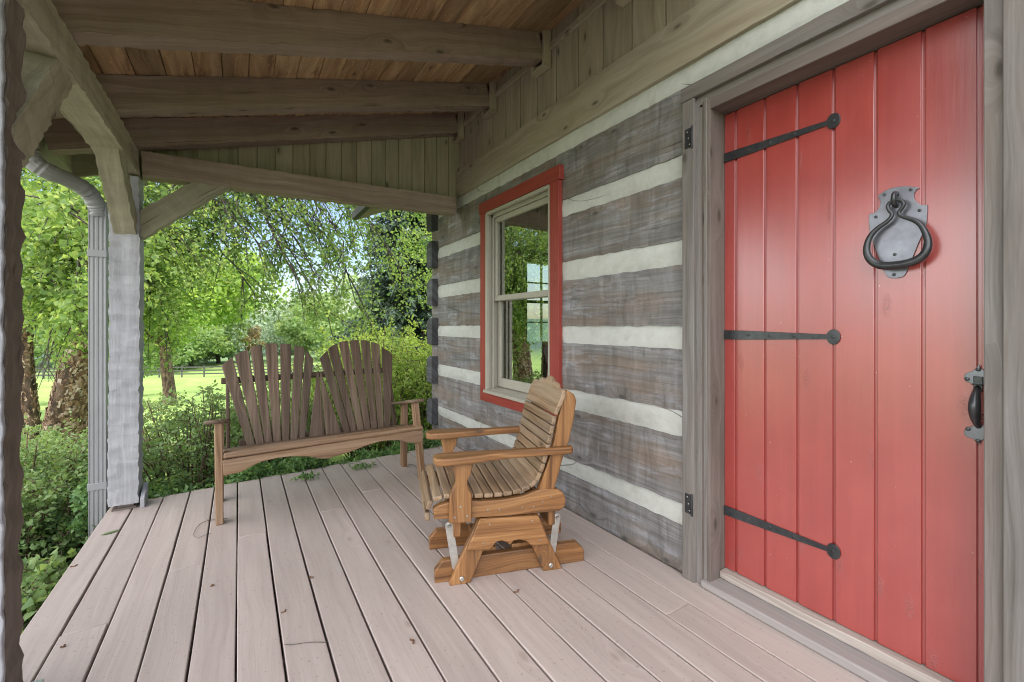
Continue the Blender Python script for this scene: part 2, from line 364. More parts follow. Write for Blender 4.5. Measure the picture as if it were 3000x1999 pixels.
    def disc(s, c, nrm, r, th, seg=14, dome=.0, tone=None):
        nrm = V(nrm).normalized(); ref = V((0, 0, 1)) if abs(nrm.z) < .9 else V((1, 0, 0))
        a = (ref - nrm * ref.dot(nrm)).normalized(); b2 = nrm.cross(a)
        c = V(c); pts = [c, c + nrm * th * .7, c + nrm * th]
        t = random.random() if tone is None else tone; b = s.off()
        for ring, rr in ((0, r), (1, r), (2, r * .75)):
            for k in range(seg):
                an = 2 * math.pi * k / seg
                s.v.append(pts[ring] + (a * math.cos(an) + b2 * math.sin(an)) * rr); s.tone.append(t)
        for ring in (0, 1):
            for k in range(seg):
                k2 = (k + 1) % seg
                s.face([b + ring * seg + k, b + ring * seg + k2, b + (ring + 1) * seg + k2, b + (ring + 1) * seg + k], [(0, 0)] * 4)
        s.face([b + 2 * seg + k for k in range(seg)], [(0, 0)] * seg)
        return s
    def obj(s, name, mat, parent=None, bevel=0, sharp=38, smooth=True, segs=2):
        me = bpy.data.meshes.new(name); me.from_pydata([tuple(v) for v in s.v], [], s.f)
        uvl = me.uv_layers.new(name='UVMap'); uvl.data.foreach_set('uv', np.array(s.uv, dtype=np.float32).ravel())
        at = me.attributes.new('tone', 'FLOAT', 'POINT'); at.data.foreach_set('value', np.array(s.tone, dtype=np.float32))
        if smooth:
            me.polygons.foreach_set('use_smooth', [True] * len(me.polygons)); me.set_sharp_from_angle(angle=math.radians(sharp))
        me.materials.append(mat); me.update()
        o = bpy.data.objects.new(name, me); COL.objects.link(o)
        if parent is not None: o.parent = parent
        if bevel:
            bm = o.modifiers.new('bevel', 'BEVEL'); bm.width = bevel; bm.segments = segs; bm.limit_method = 'ANGLE'; bm.angle_limit = math.radians(40); bm.harden_normals = False
        return o

def tag(o, label=None, cat=None, group=None, kind=None):
    if label: o['label'] = label
    if cat: o['category'] = cat
    if group: o['group'] = group
    if kind: o['kind'] = kind
    return o
def thing(name, label, cat, group=None):
    o = bpy.data.objects.new(name, None); COL.objects.link(o); o.empty_display_size = .1
    return tag(o, label, cat, group)
def screws(items, name, mat, parent):
    for it in items: MB().disc(*it).obj(name, M[mat], parent)
X1, Y1, Z1 = V((1, 0, 0)), V((0, 1, 0)), V((0, 0, 1))

# =================================================================== SETTING: ground, sky handled below
def ground_z(x, y):
    r = math.hypot(x, y)
    z = -.50 - .098 * min(max(r - 5.5, 0), 47)
    if r > 120: z += (min(r, 600) - 120) * .030
    z += .05 * math.sin(x * .35 + 1) * math.cos(y * .3) * min(1, r / 12)
    return z
def build_ground():
    radii = [0, 1, 2, 3, 4, 5, 6, 7, 8, 10, 12, 15, 18, 22, 26, 31, 37, 44, 52, 62, 75, 95, 120, 160, 220, 300, 420, 600, 1200, 4000]
    na = 96; vs = [(0, 0, ground_z(0, 0))]; fs = []
    for r in radii[1:]:
        for k in range(na):
            a = 2 * math.pi * k / na; x, y = r * math.cos(a), r * math.sin(a); vs.append((x, y, ground_z(x, y)))
    for k in range(na): fs.append((0, 1 + k, 1 + (k + 1) % na))
    for i in range(len(radii) - 2):
        for k in range(na):
            a = 1 + i * na + k; b = 1 + i * na + (k + 1) % na; fs.append((a, a + na, b + na, b))
    me = bpy.data.meshes.new('ground'); me.from_pydata(vs, [], fs)
    me.polygons.foreach_set('use_smooth', [True] * len(fs))
    s = NT('lawn grass')
    tc = s.add('ShaderNodeTexCoord').outputs['Object']
    n = s.noise(tc, .5, 6, .6); n2 = s.noise(tc, 40, 4, .7)
    c = s.ramp(s.math('ADD', s.math('MULTIPLY', n, .6), s.math('MULTIPLY', n2, .4)), [(.3, (.19, .30, .08)), (.5, (.28, .40, .115)), (.7, (.39, .49, .18))])
    # bare mulch close to the porch
    g = s.add('ShaderNodeVectorMath', {0: tc}, operation='LENGTH').outputs['Value']
    c = s.mix(s.ramp(s.math('DIVIDE', g, 200.0), [(.35, 0.0), (.6, 1.0)]), c, (.10, .16, .12))
    nm = s.noise(tc, 22, 5, .7)
    mul = s.ramp(nm, [(.3, (.03, .022, .015)), (.6, (.10, .07, .045)), (.8, (.2, .15, .1))])
    c = s.mix(s.ramp(s.math('ADD', s.math('DIVIDE', g, 10.0), s.math('MULTIPLY', n, .15)), [(.62, 1.0), (.70, 0.0)]), c, mul)
    bs = s.add('ShaderNodeBsdfPrincipled', {'Base Color': c, 'Roughness': .9, 'Specular IOR Level': .1, 'Normal': s.bump(n2, .8, .03)})
    me.materials.append(s.finish(bs))
    o = bpy.data.objects.new('ground', me); COL.objects.link(o); tag(o, kind='structure')
build_ground()

def build_added_drive():  # unseen pale drive, added so the door reflects grey instead of lawn green
    vs, fs = [], []; n = 30
    for i in range(n + 1):
        y = -14 + 24 * i / n; c = -8.5 - (0 if y < 2 else .05 * (y - 2) ** 2)
        for k in range(7):
            x = c - 4.2 + 8.4 * k / 6; vs.append((x, y, ground_z(x, y) + .03))
    for i in range(n):
        for k in range(6): a = i * 7 + k; fs.append((a, a + 1, a + 8, a + 7))
    me = bpy.data.meshes.new('added_driveway'); me.from_pydata(vs, [], fs); me.materials.append(plain('pale gravel', (.42, .38, .36), .9, 0, var=.2, scale=8, bump=.6, bdist=.02))
    o = bpy.data.objects.new('added_driveway', me); COL.objects.link(o); tag(o, kind='structure')
build_added_drive()

# ------------------------------------------------------------------ porch floor (deck boards)
gaps = [-.712, -.582, -.437, -.292, -.149, -.008, .136, .281] + [.281 + .1510 * k for k in range(1, 8)] + [1.480, 1.627, 1.800]
mb = MB()
def deck_end(x): return 3.865 + (x + .5) * .07
for i in range(len(gaps) - 1):
    a, b = gaps[i] + .003, gaps[i + 1] - .003
    if i >= 13: a -= .0015
    cx, w = (a + b) / 2, b - a
    ye = deck_end(cx) + random.uniform(-.018, .018)
    cuts = [-1.5]
    js = {1: [2.33], 3: [2.66], 5: [2.88], 8: [3.0], 10: [3.2], 13: [], 12: [], 11: [], 14: [], 9: [], 7: [], 6: [], 0: [], 2: []}.get(i, [random.uniform(0, 1.4)])
    cuts += js + [ye]
    for q in range(len(cuts) - 1):
        y0, y1 = cuts[q] + (.0012 if q else 0), cuts[q + 1] - .0012
        j0 = random.uniform(-.0015, .0015)
        mb.timber((cx + j0, y0, -.019 + random.uniform(-.001, .001)), (cx + j0 * -.5, y1, -.019 + random.uniform(-.001, .001)), Z1, w - random.uniform(0, .0015), .038, amp=.0006, per=.35, step=.12, nw=2, nh=1, rough=.0004, bow=.0012)
fl = mb.obj('porch_floor', M['deck'], bevel=.0035); tag(fl, kind='structure')
mb = MB()
for y in (-1.4, -.6, .2, 1.0, 1.8, 2.6, 3.4): mb.box((-.66, y, -.24), X1, Y1, Z1, 2.44, .04, .19)
mb.box((-.685, -1.5, -.27), Y1, X1, Z1, 5.32, .035, .23); mb.box((-.64, 3.76, -.27), X1, Y1, Z1, 2.42, .035, .23)
j = mb.obj('floor_joists', M['casing']); tag(j, kind='structure')

# =================================================================== LOG CABIN
cabin = thing('log_cabin', 'log cabin with weathered hewn logs, pale chinking and a red plank door', 'log cabin')
WX = 1.81
courses = [(-.12, .225), (.317, .646), (.763, 1.065), (1.174, 1.476), (1.594, 1.895), (2.003, 2.318)]
YC = 4.60; DJ = 1.325   # wall end, left side of the door casing
DR = .25                # right casing inner edge
win = (2.36, 3.33, .575, 2.18)   # rough opening y0,y1,z0,z1
LT = .16
def logpiece(y0, y1, z0, z1, tone=None, name='log'):
    m = MB(); zc = (z0 + z1) / 2
    m.timber((WX + LT / 2, y0, zc), (WX + LT / 2, y1, zc), Z1, LT, z1 - z0, amp=.0045, per=.16, step=.035, nw=2, nh=6, rough=.0016, tone=tone, bow=.002)
    return m.obj(name, M['log'], cabin, sharp=30)
for k, (z0, z1) in enumerate(courses):
    t = [.55, .75, .6, .35, .5, .45][k]
    if z1 > win[2] + .05 and z0 < win[3] - .2:
        logpiece(win[1], YC, z0, z1, t); logpiece(DJ, win[0], z0, z1, t)
    elif z0 >= 2.0:
        logpiece(DR + .06, YC, z0 if z0 > 2.18 else 2.19, z1, t) if False else None
        logpiece(win[1], YC, z0, z1, t); logpiece(DJ, win[0], z0, z1, t)
        logpiece(win[0] + .002, win[1] - .002, win[3], z1, t)
        logpiece(-1.2, DJ - .002, 2.215, z1, t)
    else:
        logpiece(DJ, YC, z0, z1, t)
    if z0 < 2.0: logpiece(-1.5, DR - .115, z0, z1, t)
# beam under the window fills the cut in the second course
logpiece(win[0] + .002, win[1] - .002, .317, win[2] - .003, .75)
# chinking bands
def chink(y0, y1, z0, z1):
    m = MB(); n = int((y1 - y0) / .04) + 1; b = m.off(); rows = 5
    ph = random.uniform(0, 9)
    for i in range(n + 1):
        y = y0 + (y1 - y0) * i / n
        for r in range(rows):
            q = r / (rows - 1); z = z0 - .02 + (z1 - z0 + .04) * q
            x = WX + .016 - .010 * math.sin(q * math.pi) + .003 * math.sin(ph + y * 3.1 + q * 4) + .0015 * math.sin(y * 11 + q * 7 + ph) - .006 * (1 - q)
            m.v.append(V((x, y, z))); m.tone.append(.5)
    for i in range(n):
        for r in range(rows - 1):
            a = b + i * rows + r; m.face([a, a + 1, a + rows + 1, a + rows], [(0, 0)] * 4)
    m.box((WX + .03, y0, z0 - .02), Y1, X1, Z1, y1 - y0, .05, z1 - z0 + .04)
    return m.obj('chinking', M['chink'], cabin, sharp=60)
for k in range(len(courses) - 1):
    z0, z1 = courses[k][1], courses[k + 1][0]
    if z1 < win[2] + .02 or z0 > win[3]: chink(DJ, YC - .01, z0, z1)
    else: chink(DJ, win[0], z0, z1); chink(win[1], YC - .01, z0, z1)
    chink(-1.5, DR - .115, z0, z1)
chink(-1.5, YC - .01, 2.318, 2.425)
# plate beam and siding above
m = MB(); m.timber((WX + .06, -1.5, 2.54), (WX + .06, YC, 2.54), Z1, .15, .245, amp=.002, per=.3, step=.05, nw=2, nh=3, rough=.0012, tone=.5)
m.obj('plate_beam', M['siding'], cabin, sharp=30)
m = MB(); y = -1.45
while y < YC - .02:
    y2 = min(y + .2255, YC)
    m.box((WX + .022, y + .004, 2.64), Z1, Y1, X1, .85, y2 - y - .008, .022)
    m.box((WX + .030, y - .006, 2.64), Z1, Y1, X1, .85, .012, .012, tone=.0)
    y = y2
m.obj('siding', M['siding'], cabin, bevel=.003)
m = MB()
for zz, w in ((3.12, .05),): m.box((WX + .003, -1.45, 3.075), Y1, X1, Z1, YC + 1.4, .018, .045)
m.obj('siding_trim', M['siding'], cabin, bevel=.003)
# gable wall logs seen at the corner: ends poke out between the courses
for k, (zc, hh) in enumerate([(0.05, .10), (.255, .275), (.70, .29), (1.11, .29), (1.53, .29), (1.935, .29), (2.34, .29)]):
    if k == 0: zc = -.0
    m = MB()
    ch = .03
    prof = [(0, -hh / 2), (.14, -hh / 2 + .01), (.155, -.02), (.15, hh / 2 - .05), (.09, hh / 2 - .002), (0, hh / 2)]
    y0 = 4.43
    m.prism([(y0 + p[0], zc + p[1]) for p in prof], (WX - .068 + random.uniform(-.006, .006), 0, 0), Y1, Z1, X1, .069 + .02)
    m.obj('log_end', M['logend'], cabin, bevel=.006)
# gable wall (runs away from the porch behind the corner) with a small-paned window
gw0 = P(1534, 768, Y=4.46); gw1 = P(1640, 1000, Y=4.46); GX0, GX1, GZ0, GZ1 = gw0.x, gw0.x + .80, gw1.z, gw0.z
for k, (z0, z1) in enumerate([(-.3, .10), (.12, .39), (.555, .845), (.965, 1.255), (1.385, 1.675), (1.79, 2.08), (2.195, 2.485)]):
    spans = [(WX + .17, 7.5)] if (z1 < GZ0 or z0 > GZ1) else [(WX + .17, GX0), (GX1, 7.5)]
    for (xa, xb) in spans:
        m = MB(); m.timber((xa, 4.50, (z0 + z1) / 2), (xb, 4.50, (z0 + z1) / 2), Z1, .17, z1 - z0, amp=.004, per=.2, step=.2, nw=1, nh=2)
        m.obj('gable_log', M['log'], cabin)
m = MB(); m.box((WX + .02, 4.46, -.4), X1, Y1, Z1, GX0 - WX - .02, .08, 3.2); m.box((GX1, 4.46, -.4), X1, Y1, Z1, 4.4, .08, 3.2)
m.box((GX0, 4.46, -.4), X1, Y1, Z1, GX1 - GX0, .08, GZ0 + .4); m.box((GX0, 4.46, GZ1), X1, Y1, Z1, GX1 - GX0, .08, 2.8 - GZ1); m.obj('gable_chinking', M['chink'], cabin)
m = MB()
for q in (.333, .667): m.box((GX0 + (GX1 - GX0) * q - .008, 4.45, GZ0), Z1, X1, Y1, GZ1 - GZ0, .016, .03)
for q in (.25, .5, .75): m.box((GX0, 4.452, GZ0 + (GZ1 - GZ0) * q - .01), X1, Z1, Y1, GX1 - GX0, .035 if q == .5 else .016, .028)
for (xx) in (GX0, GX1 - .04): m.box((xx, 4.44, GZ0), Z1, X1, Y1, GZ1 - GZ0, .04, .06)
m.obj('gable_window', M['frame'], cabin)

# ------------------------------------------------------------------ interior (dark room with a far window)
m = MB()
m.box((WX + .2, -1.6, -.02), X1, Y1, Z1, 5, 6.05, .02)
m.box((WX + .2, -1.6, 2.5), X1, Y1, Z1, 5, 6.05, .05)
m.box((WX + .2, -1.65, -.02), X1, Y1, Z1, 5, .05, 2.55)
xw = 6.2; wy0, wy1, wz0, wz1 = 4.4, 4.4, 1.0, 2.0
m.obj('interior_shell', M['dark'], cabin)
# far end wall with a sunlit window seen through the glass: opening in the back wall
def wall_with_hole(mm, x, y0, y1, z0, z1, hy0, hy1, hz0, hz1, t):
    mm.box((x, y0, z0), Y1, X1, Z1, hy0 - y0, t, z1 - z0); mm.box((x, hy1, z0), Y1, X1, Z1, y1 - hy1, t, z1 - z0)
    mm.box((x, hy0, z0), Y1, X1, Z1, hy1 - hy0, t, hz0 - z0); mm.box((x, hy0, hz1), Y1, X1, Z1, hy1 - hy0, t, z1 - hz1)
HOLE = None
c0 = P(1535, 775, X=3.2); 
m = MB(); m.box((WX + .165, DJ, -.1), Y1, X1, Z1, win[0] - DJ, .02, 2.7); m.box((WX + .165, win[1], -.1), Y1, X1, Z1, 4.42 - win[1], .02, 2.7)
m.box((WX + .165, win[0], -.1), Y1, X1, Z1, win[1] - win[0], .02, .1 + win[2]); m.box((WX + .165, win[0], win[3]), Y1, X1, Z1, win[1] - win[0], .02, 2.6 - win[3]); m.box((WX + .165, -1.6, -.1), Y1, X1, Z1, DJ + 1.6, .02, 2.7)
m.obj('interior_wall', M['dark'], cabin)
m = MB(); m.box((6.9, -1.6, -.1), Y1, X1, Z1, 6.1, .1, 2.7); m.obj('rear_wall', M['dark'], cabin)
# main roof slab behind the porch roof
m = MB()
m.prism([(1.6, 3.35), (5.2, 5.6), (9.2, 3.2), (9.2, 3.1), (5.2, 5.45), (1.6, 3.25)], (0, -2.0, 0), X1, Z1, Y1, 6.9)
m.obj('roof', M['roof'], cabin)
# low rear eave showing under the tie beam
e0 = P(1026, 612, Y=5.35); e1 = P(1062, 640, Y=4.95); e2 = P(1170, 606, Y=4.95)
m = MB()
ea = P(1045, 645, Y=5.05); eb = P(1168, 607, Y=5.05)
dz = (eb - ea)
m.box(ea + V((0, -.78, .0)), dz.normalized(), Y1, Z1, dz.length + .35, .78, .03)
ev = m.obj('eave', M['rafter'], cabin)
m = MB(); m.box(ea + V((-.052, -.78, -.0)), Y1, X1, Z1, .78, .05, .08)
gz = m.obj('eave_gutter', M['roof'], ev)
m = MB(); m.box(ea + V((0, -.78, .035)), dz.normalized(), Y1, Z1, dz.length + .35, .82, .03); m.obj('roof_sheet', M['roof'], ev)

s = NT('window glass')
fr = s.add('ShaderNodeFresnel', {'IOR': 1.55}).outputs[0]
fac = s.math('ADD', s.math('MULTIPLY', fr, 1.5), .38, clamp=True)
gl = s.add('ShaderNodeBsdfGlossy', {'Color': (.93, .97, .93), 'Roughness': .01}); tr = s.add('ShaderNodeBsdfTransparent', {'Color': (.8, .85, .8)})
mx = s.add('ShaderNodeMixShader', {0: fac}); s.t.links.new(tr.outputs[0], mx.inputs[1]); s.t.links.new(gl.outputs[0], mx.inputs[2])
M['glass'] = s.finish(mx)
# ------------------------------------------------------------------ window
wnd = MB()
TY0, TY1, TZ0, TZ1 = 2.288, 3.40, .533, 2.232; TX = 1.79; tw = .105
# jamb box (frame)
fy0, fy1, fz0, fz1 = 2.39, 3.295, .62, 2.125
JD = .16
for (a, b) in ((fy0 - .012, .012), (fy1, .012)): wnd.box((TX + .004, a, fz0), Z1, Y1, X1, fz1 - fz0, b, JD)
wnd.box((TX + .004, fy0 - .012, fz1), Y1, Z1, X1, fy1 - fy0 + .024, .012, JD)
window = wnd.obj('window', M['frame'], cabin, bevel=.002)
m = MB(); bw = .014
m.box((TX - .012, fy1 - bw - .004, fz0), Z1, Y1, X1, fz1 - fz0, bw + .012, .030); m.box((TX - .012, fy0 - .008, fz0), Z1, Y1, X1, fz1 - fz0, bw + .012, .030)
m.box((TX - .010, fy0 + .006, fz1 - bw), Y1, Z1, X1, fy1 - fy0 - .012, bw + .01, .030)
m.box((TX + .045, fy1 - .030, fz0), Z1, Y1, X1, fz1 - fz0, .03, .014); m.box((TX + .045, fy0, fz0), Z1, Y1, X1, fz1 - fz0, .03, .014); m.box((TX + .045, fy0, fz1 - .035), Y1, Z1, X1, fy1 - fy0, .035, .014)
m.obj('brickmould', M['frame'], window, bevel=.003)
m = MB()
m.prism([(TX - .026, fz0 - .012), (TX - .026, fz0 + .012), (TX + .15, fz0 + .035), (TX + .15, fz0 - .012)], (0, fy0 - .02, 0), X1, Z1, Y1, fy1 - fy0 + .04); m.obj('sill', M['frame'], window, bevel=.003)
def sash(x, z0, z1, bot, name='sash'):
    m = MB(); sw = .042; a, b = fy0 + .012, fy1 - .012
    m.box((x, a, z0), Z1, Y1, X1, z1 - z0, sw, .035); m.box((x, b - sw, z0), Z1, Y1, X1, z1 - z0, sw, .035)
    m.box((x + .001, a + sw, z1 - sw), Y1, Z1, X1, b - a - 2 * sw, sw, .033); m.box((x + .001, a + sw, z0), Y1, Z1, X1, b - a - 2 * sw, bot, .033)
    so = m.obj(name, M['frame'], window, bevel=.004)
    g = MB(); ya_, yb_, za_, zb_ = a + sw - .002, b - sw + .002, z0 + bot - .002, z1 - sw + .002; g.v = [V((x + .017, ya_, za_)), V((x + .017, ya_, zb_)), V((x + .017, yb_, zb_)), V((x + .017, yb_, za_))]; g.tone = [.5] * 4; g.face([0, 1, 2, 3], [(0, 0)] * 4)
    go = g.obj('pane', M['glass'], so); return so
sash(TX + .062, 1.385, 2.092, .046)
sash(TX + .100, .655, 1.425, .075)
m = MB(); TP = TX - .012
m.box((TP, fy1 + .0, TZ0 + .09), Z1, Y1, X1, TZ1 - TZ0 - .185, TY1 - fy1 - .008, .036)
m.box((TP, TY0 + .004, TZ0 + .09), Z1, Y1, X1, TZ1 - TZ0 - .185, fy0 - TY0 - .004, .036)
m.box((TP - .003, TY0 - .012, TZ1 - .094), Y1, Z1, X1, TY1 - TY0 + .02, .094, .042)
m.box((TP - .001, TY0 + .004, TZ0), Y1, Z1, X1, TY1 - TY0 - .012, .0885, .038)
m.obj('trim', M['redtrim'], window, bevel=.003)
# curtain valance behind the upper glass
m = MB(); n = 70; b = 0
for i in range(n + 1):
    y = fy0 + .03 + (fy1 - fy0 - .06) * i / n
    x = TX + .19 + .012 * math.sin(i * 1.25) + .005 * math.sin(i * 2.9)
    for z in (2.12, 1.98, 1.86 + .01 * math.sin(i * 1.25)):
        m.v.append(V((x, y, z))); m.tone.append(.5)
for i in range(n):
    for r in range(2): a = i * 3 + r; m.face([a, a + 1, a + 4, a + 3], [(0, 0)] * 4)
cu = m.obj('curtain', M['curtain']); tag(cu, 'short gathered brown valance hanging behind the upper window pane', 'curtain')

# ------------------------------------------------------------------ door frame
DX = 1.888; dy0, dy1, dz0, dz1 = .355, 1.200, .075, 2.143
m = MB()
m.box((1.783, dy1 + .001, .0), Z1, Y1, X1, 2.19, .040, .15)       # left jamb
df = m.obj('door_frame', M['jamb'], cabin, bevel=.003)
m = MB(); m.box((1.776, dy0 - .042, .0), Z1, Y1, X1, 2.19, .04, .15); m.obj('jamb', M['casing'], df, bevel=.003)
m = MB(); m.box((1.784, dy0 - .04, dz1 + .002), Y1, Z1, X1, dy1 - dy0 + .08, .045, .15); m.obj('head_jamb', M['jamb'], df, bevel=.003)
m = MB(); m.box((1.778, 1.2155, .0), Z1, Y1, X1, 2.20, .013, .05, tone=.7); m.box((1.786, 1.2285, .0), Z1, Y1, X1, 2.21, .05, .05, tone=.9)
m.box((1.786, dy0 - .04, 2.170), Y1, Z1, X1, .94, .014, .05, tone=.7); m.box((1.792, dy0 - .06, 2.184), Y1, Z1, X1, .98, .045, .05, tone=.6)
m.obj('stop', M['casing'], df, bevel=.002)
m = MB(); m.box((1.768, 1.272, 0), Z1, Y1, X1, 2.222, .064, .042)
lc = m.obj('casing', M['casing'], df, bevel=.003)
m = MB(); m.box((1.752, dy0 - .042 - .2, 0), Z1, Y1, X1, 2.23, .2, .06, tone=.0); m.obj('casing', M['casing'], df, bevel=.004)
m = MB(); m.box((1.768, dy0 - .25, 2.224), Y1, Z1, X1, 1.345 - dy0 + .25, .066, .045, tone=.05); m.obj('head_casing', M['casing'], df, bevel=.003)
# screen-door hinges left on the casing
for zc in (2.045, .355):
    m = MB(); m.box((1.7655, 1.283, zc - .045), Z1, Y1, X1, .09, .036, .003); m.tube([(1.765, 1.281, zc - .05), (1.765, 1.281, zc + .05)], .0055, 8)
    hg = m.obj('butt_hinge', M['metal'], df, bevel=.001)
    screws([((1.7655, 1.300 + dz * .2, zc + dz), -X1, .004, .002, 8) for dz in (-.03, 0, .03)], 'screw', 'screw', hg)
# threshold
m = MB(); m.prism([(1.845, .03), (1.850, .072), (1.87, .078), (1.93, .078), (1.93, .03)], (0, dy0 - .001, 0), X1, Z1, Y1, dy1 - dy0 + .002, grain=0)
th = MB(); th.timber((1.888, dy0, .055), (1.888, dy1, .055), Z1, .075, .036, amp=.001, step=.05, nw=3, nh=2); th.obj('threshold', M['oldwood'], df, bevel=.004)
m = MB(); m.timber((1.818, dy0 - .04, .019), (1.818, 1.238, .019), Z1, .105, .034, amp=.0003, step=.2, nw=2, nh=1); m.obj('sill', M['sillgrey'], df, bevel=.006)

# ------------------------------------------------------------------ door
m = MB(); gr = [dy1, 1.145, 1.017, .890, .764, .637, .511, .384, dy0]
for i in range(8):
    a, b = gr[i + 1], gr[i]
    w = b - a
    g1_, g0_ = (.0048 if i else 0), (.0048 if i < 7 else 0)
    m.box((DX + random.uniform(0, .0008), a + g0_, dz0), Z1, Y1, X1, dz1 - dz0 - .002, w - g0_ - g1_, .02)
m.box((DX + .009, dy0, dz0 + .001), Z1, Y1, X1, dz1 - dz0 - .004, dy1 - dy0, .03)
door = m.obj('door', M['door'], cabin, bevel=.0018)
tag(door, 'red painted vertical plank door')
def on_door(px, py, off=0.0): return P(px, py, X=DX - off)
def strap(ya, yb, z_at_a, hh0, hh1, rad):
    m = MB(); n = 12; o = V((DX - .006, 0, 0))
    pts = []; yend = yb + rad[0] * .85
    pts += [(ya, z_at_a - hh0), (ya - .10, z_at_a - hh0 * .93), (yend, z_at_a - hh1)]
    for k in range(15):
        a = math.radians(-150 + 300 * k / 14)   # heart-round pad
        pts.append((yb - rad[0] * math.cos(a + math.pi) * -1 * -1 if False else yb - rad[0] * math.cos(a), z_at_a + rad[1] * math.sin(a)))
    pts += [(yend, z_at_a + hh1), (ya - .10, z_at_a + hh0 * .93), (ya, z_at_a + hh0)]
    m.prism(pts, o, Y1, Z1, X1, .0055)
    so = m.obj('strap_hinge', M['metal'], door, bevel=.0012)
    screws([((DX - .006, yy, z_at_a), -X1, .0055, .0025, 10) for yy in (ya - .115, ya - .205, ya - .30, yb)], 'screw', 'metal', so)
for z in (P(2125, 464, X=DX).z, P(2125, 981, X=DX).z, P(2125, 1494, X=DX).z):
    strap(dy1 - .0005, .764, z, .021, .009, (.023, .0285))
# knocker back plate, traced on the door plane
def kp(x, y): p = on_door(2500 + x / 4.48, 500 + y / 4.48); return (p.y, p.z)
outl = [(322, 342), (360, 310), (420, 268), (500, 235), (590, 215), (680, 209), (780, 214), (878, 232), (840, 250), (806, 300), (802, 360), (830, 410), (880, 445), (930, 458), (978, 452), (978, 560), (968, 690), (940, 780), (905, 860), (860, 960), (800, 1110), (760, 1200), (716, 1310), (690, 1365), (650, 1400), (570, 1415), (490, 1412), (450, 1390), (425, 1345), (415, 1330), (360, 1205), (315, 1080), (270, 945), (225, 830), (212, 700), (214, 572), (268, 562), (320, 530), (358, 470), (364, 410), (345, 365)]
m = MB(); m.prism([kp(*q) for q in outl], (DX - .005, 0, 0), Y1, Z1, X1, .005)
kpl = m.obj('knocker_plate', M['plate'], door, bevel=.001)
tag(kpl, 'shield shaped pewter grey knocker plate')
screws([((DX - .005, *kp(*q)), -X1, .0052, .002, 10) for q in ((418, 322), (762, 256), (305, 612), (877, 527), (552, 1103), (543, 1368))], 'screw', 'metal', kpl)
def kq(x, y, off): p = on_door(2500 + x / 4.48, 500 + y / 4.48, off); return V((DX - off, p.y, p.z))
ringpts = [(600, 385, .030), (640, 400, .030), (662, 440, .030), (640, 490, .030), (605, 535, .030), (612, 585, .030), (680, 615, .031), (790, 650, .033), (880, 710, .035), (945, 810, .037), (980, 920, .038), (968, 1030, .039), (910, 1120, .040), (810, 1185, .041), (680, 1225, .041), (540, 1245, .041), (390, 1250, .041), (280, 1215, .040), (205, 1145, .040), (175, 1050, .039), (190, 940, .038), (240, 840, .036), (330, 750, .034), (430, 680, .033), (490, 620, .031), (505, 565, .030), (470, 520, .030), (452, 470, .030), (480, 425, .030), (530, 395, .030), (565, 383, .030)]
rp = [kq(*q) for q in ringpts]
def catmull(pts, k=4):
    n = len(pts); out = []
    for i in range(n):
        p0, p1, p2, p3 = pts[i - 1], pts[i], pts[(i + 1) % n], pts[(i + 2) % n]
        for j in range(k):
            t = j / k; out.append(.5 * ((2 * p1) + (p2 - p0) * t + (2 * p0 - 5 * p1 + 4 * p2 - p3) * t * t + (3 * p1 - p0 - 3 * p2 + p3) * t ** 3))
    return out
rpc = catmull(rp); zmax = max(p.z for p in rpc); zmin = min(p.z for p in rpc)
rad = [.0058 + .0078 * min(1, max(0, (zmax - p.z - .05) / (zmax - zmin - .05))) for p in rpc]
m = MB(); m.tube(rpc, rad, 14, closed=True); kr = m.obj('knocker_ring', M['metal'], door, sharp=80)
ec = kq(555, 380, .012)
m = MB(); pts = [ec + V((-.019 * math.cos(a), 0, .021 * math.sin(a))) for a in [2 * math.pi * k / 20 for k in range(20)]]
m.tube(pts, .0075, 12, closed=True); m.obj('knocker_eye', M['metal'], kr, sharp=80)
# thumb-latch handle
def hp(x, y, off=0.0): p = on_door(2780 + x / 5.407, 1040 + y / 5.407, off); return (p.y, p.z)
def leafplate(cx, ctop, flip):
    up = [(478, 145), (500, 205), (560, 245), (590, 262), (650, 300), (700, 370), (665, 430), (580, 465), (480, 470), (370, 450), (290, 425), (250, 380), (245, 330), (270, 295), (320, 272), (385, 255), (430, 215), (460, 180)]
    if flip: up = [(x, 1578 - y) for (x, y) in up]
    return [hp(x, y) for x, y in up]
m = MB(); m.prism(leafplate(0, 0, False), (DX - .005, 0, 0), Y1, Z1, X1, .005); hpl = m.obj('handle_plate', M['plate'], door, bevel=.001)
m = MB(); m.prism(leafplate(0, 0, True), (DX - .005, 0, 0), Y1, Z1, X1, .005); hpl2 = m.obj('handle_plate', M['plate'], door, bevel=.001)
screws([((DX - .005, *hp(*q)), -X1, .006, .0035, 10) for q in ((472, 230), (298, 380))], 'rivet', 'metal', hpl)
screws([((DX - .005, *hp(*q)), -X1, .006, .0035, 10) for q in ((312, 1170), (470, 1358))], 'rivet', 'metal', hpl2)
hy = hp(475, 500)[0]; zt, zb = hp(440, 500)[1], hp(440, 1130)[1]
m = MB(); pts = []; rr = []
for i in range(17):
    t = i / 16; pts.append(V((DX - .006 - .040 * math.sin(math.pi * min(1, t * 1.02)) ** .7, hy, zt + (zb - zt) * t))); rr.append(.0065 + .0075 * math.sin(math.pi * t))
m.tube(pts, rr, 12); m.obj('handle', M['metal'], door, sharp=70)
m = MB(); m.prism([(-.03, 0), (-.012, -.014), (.0, -.01), (.002, .0), (0, .01), (-.012, .014)], (DX - .006, hy, zt + .006), X1, Y1, Z1, .003); m.box((DX - .012, hy - .010, zt - .014), Z1, Y1, X1, .045, .020, .007)
m.obj('thumb_latch', M['metal'], door, bevel=.001)

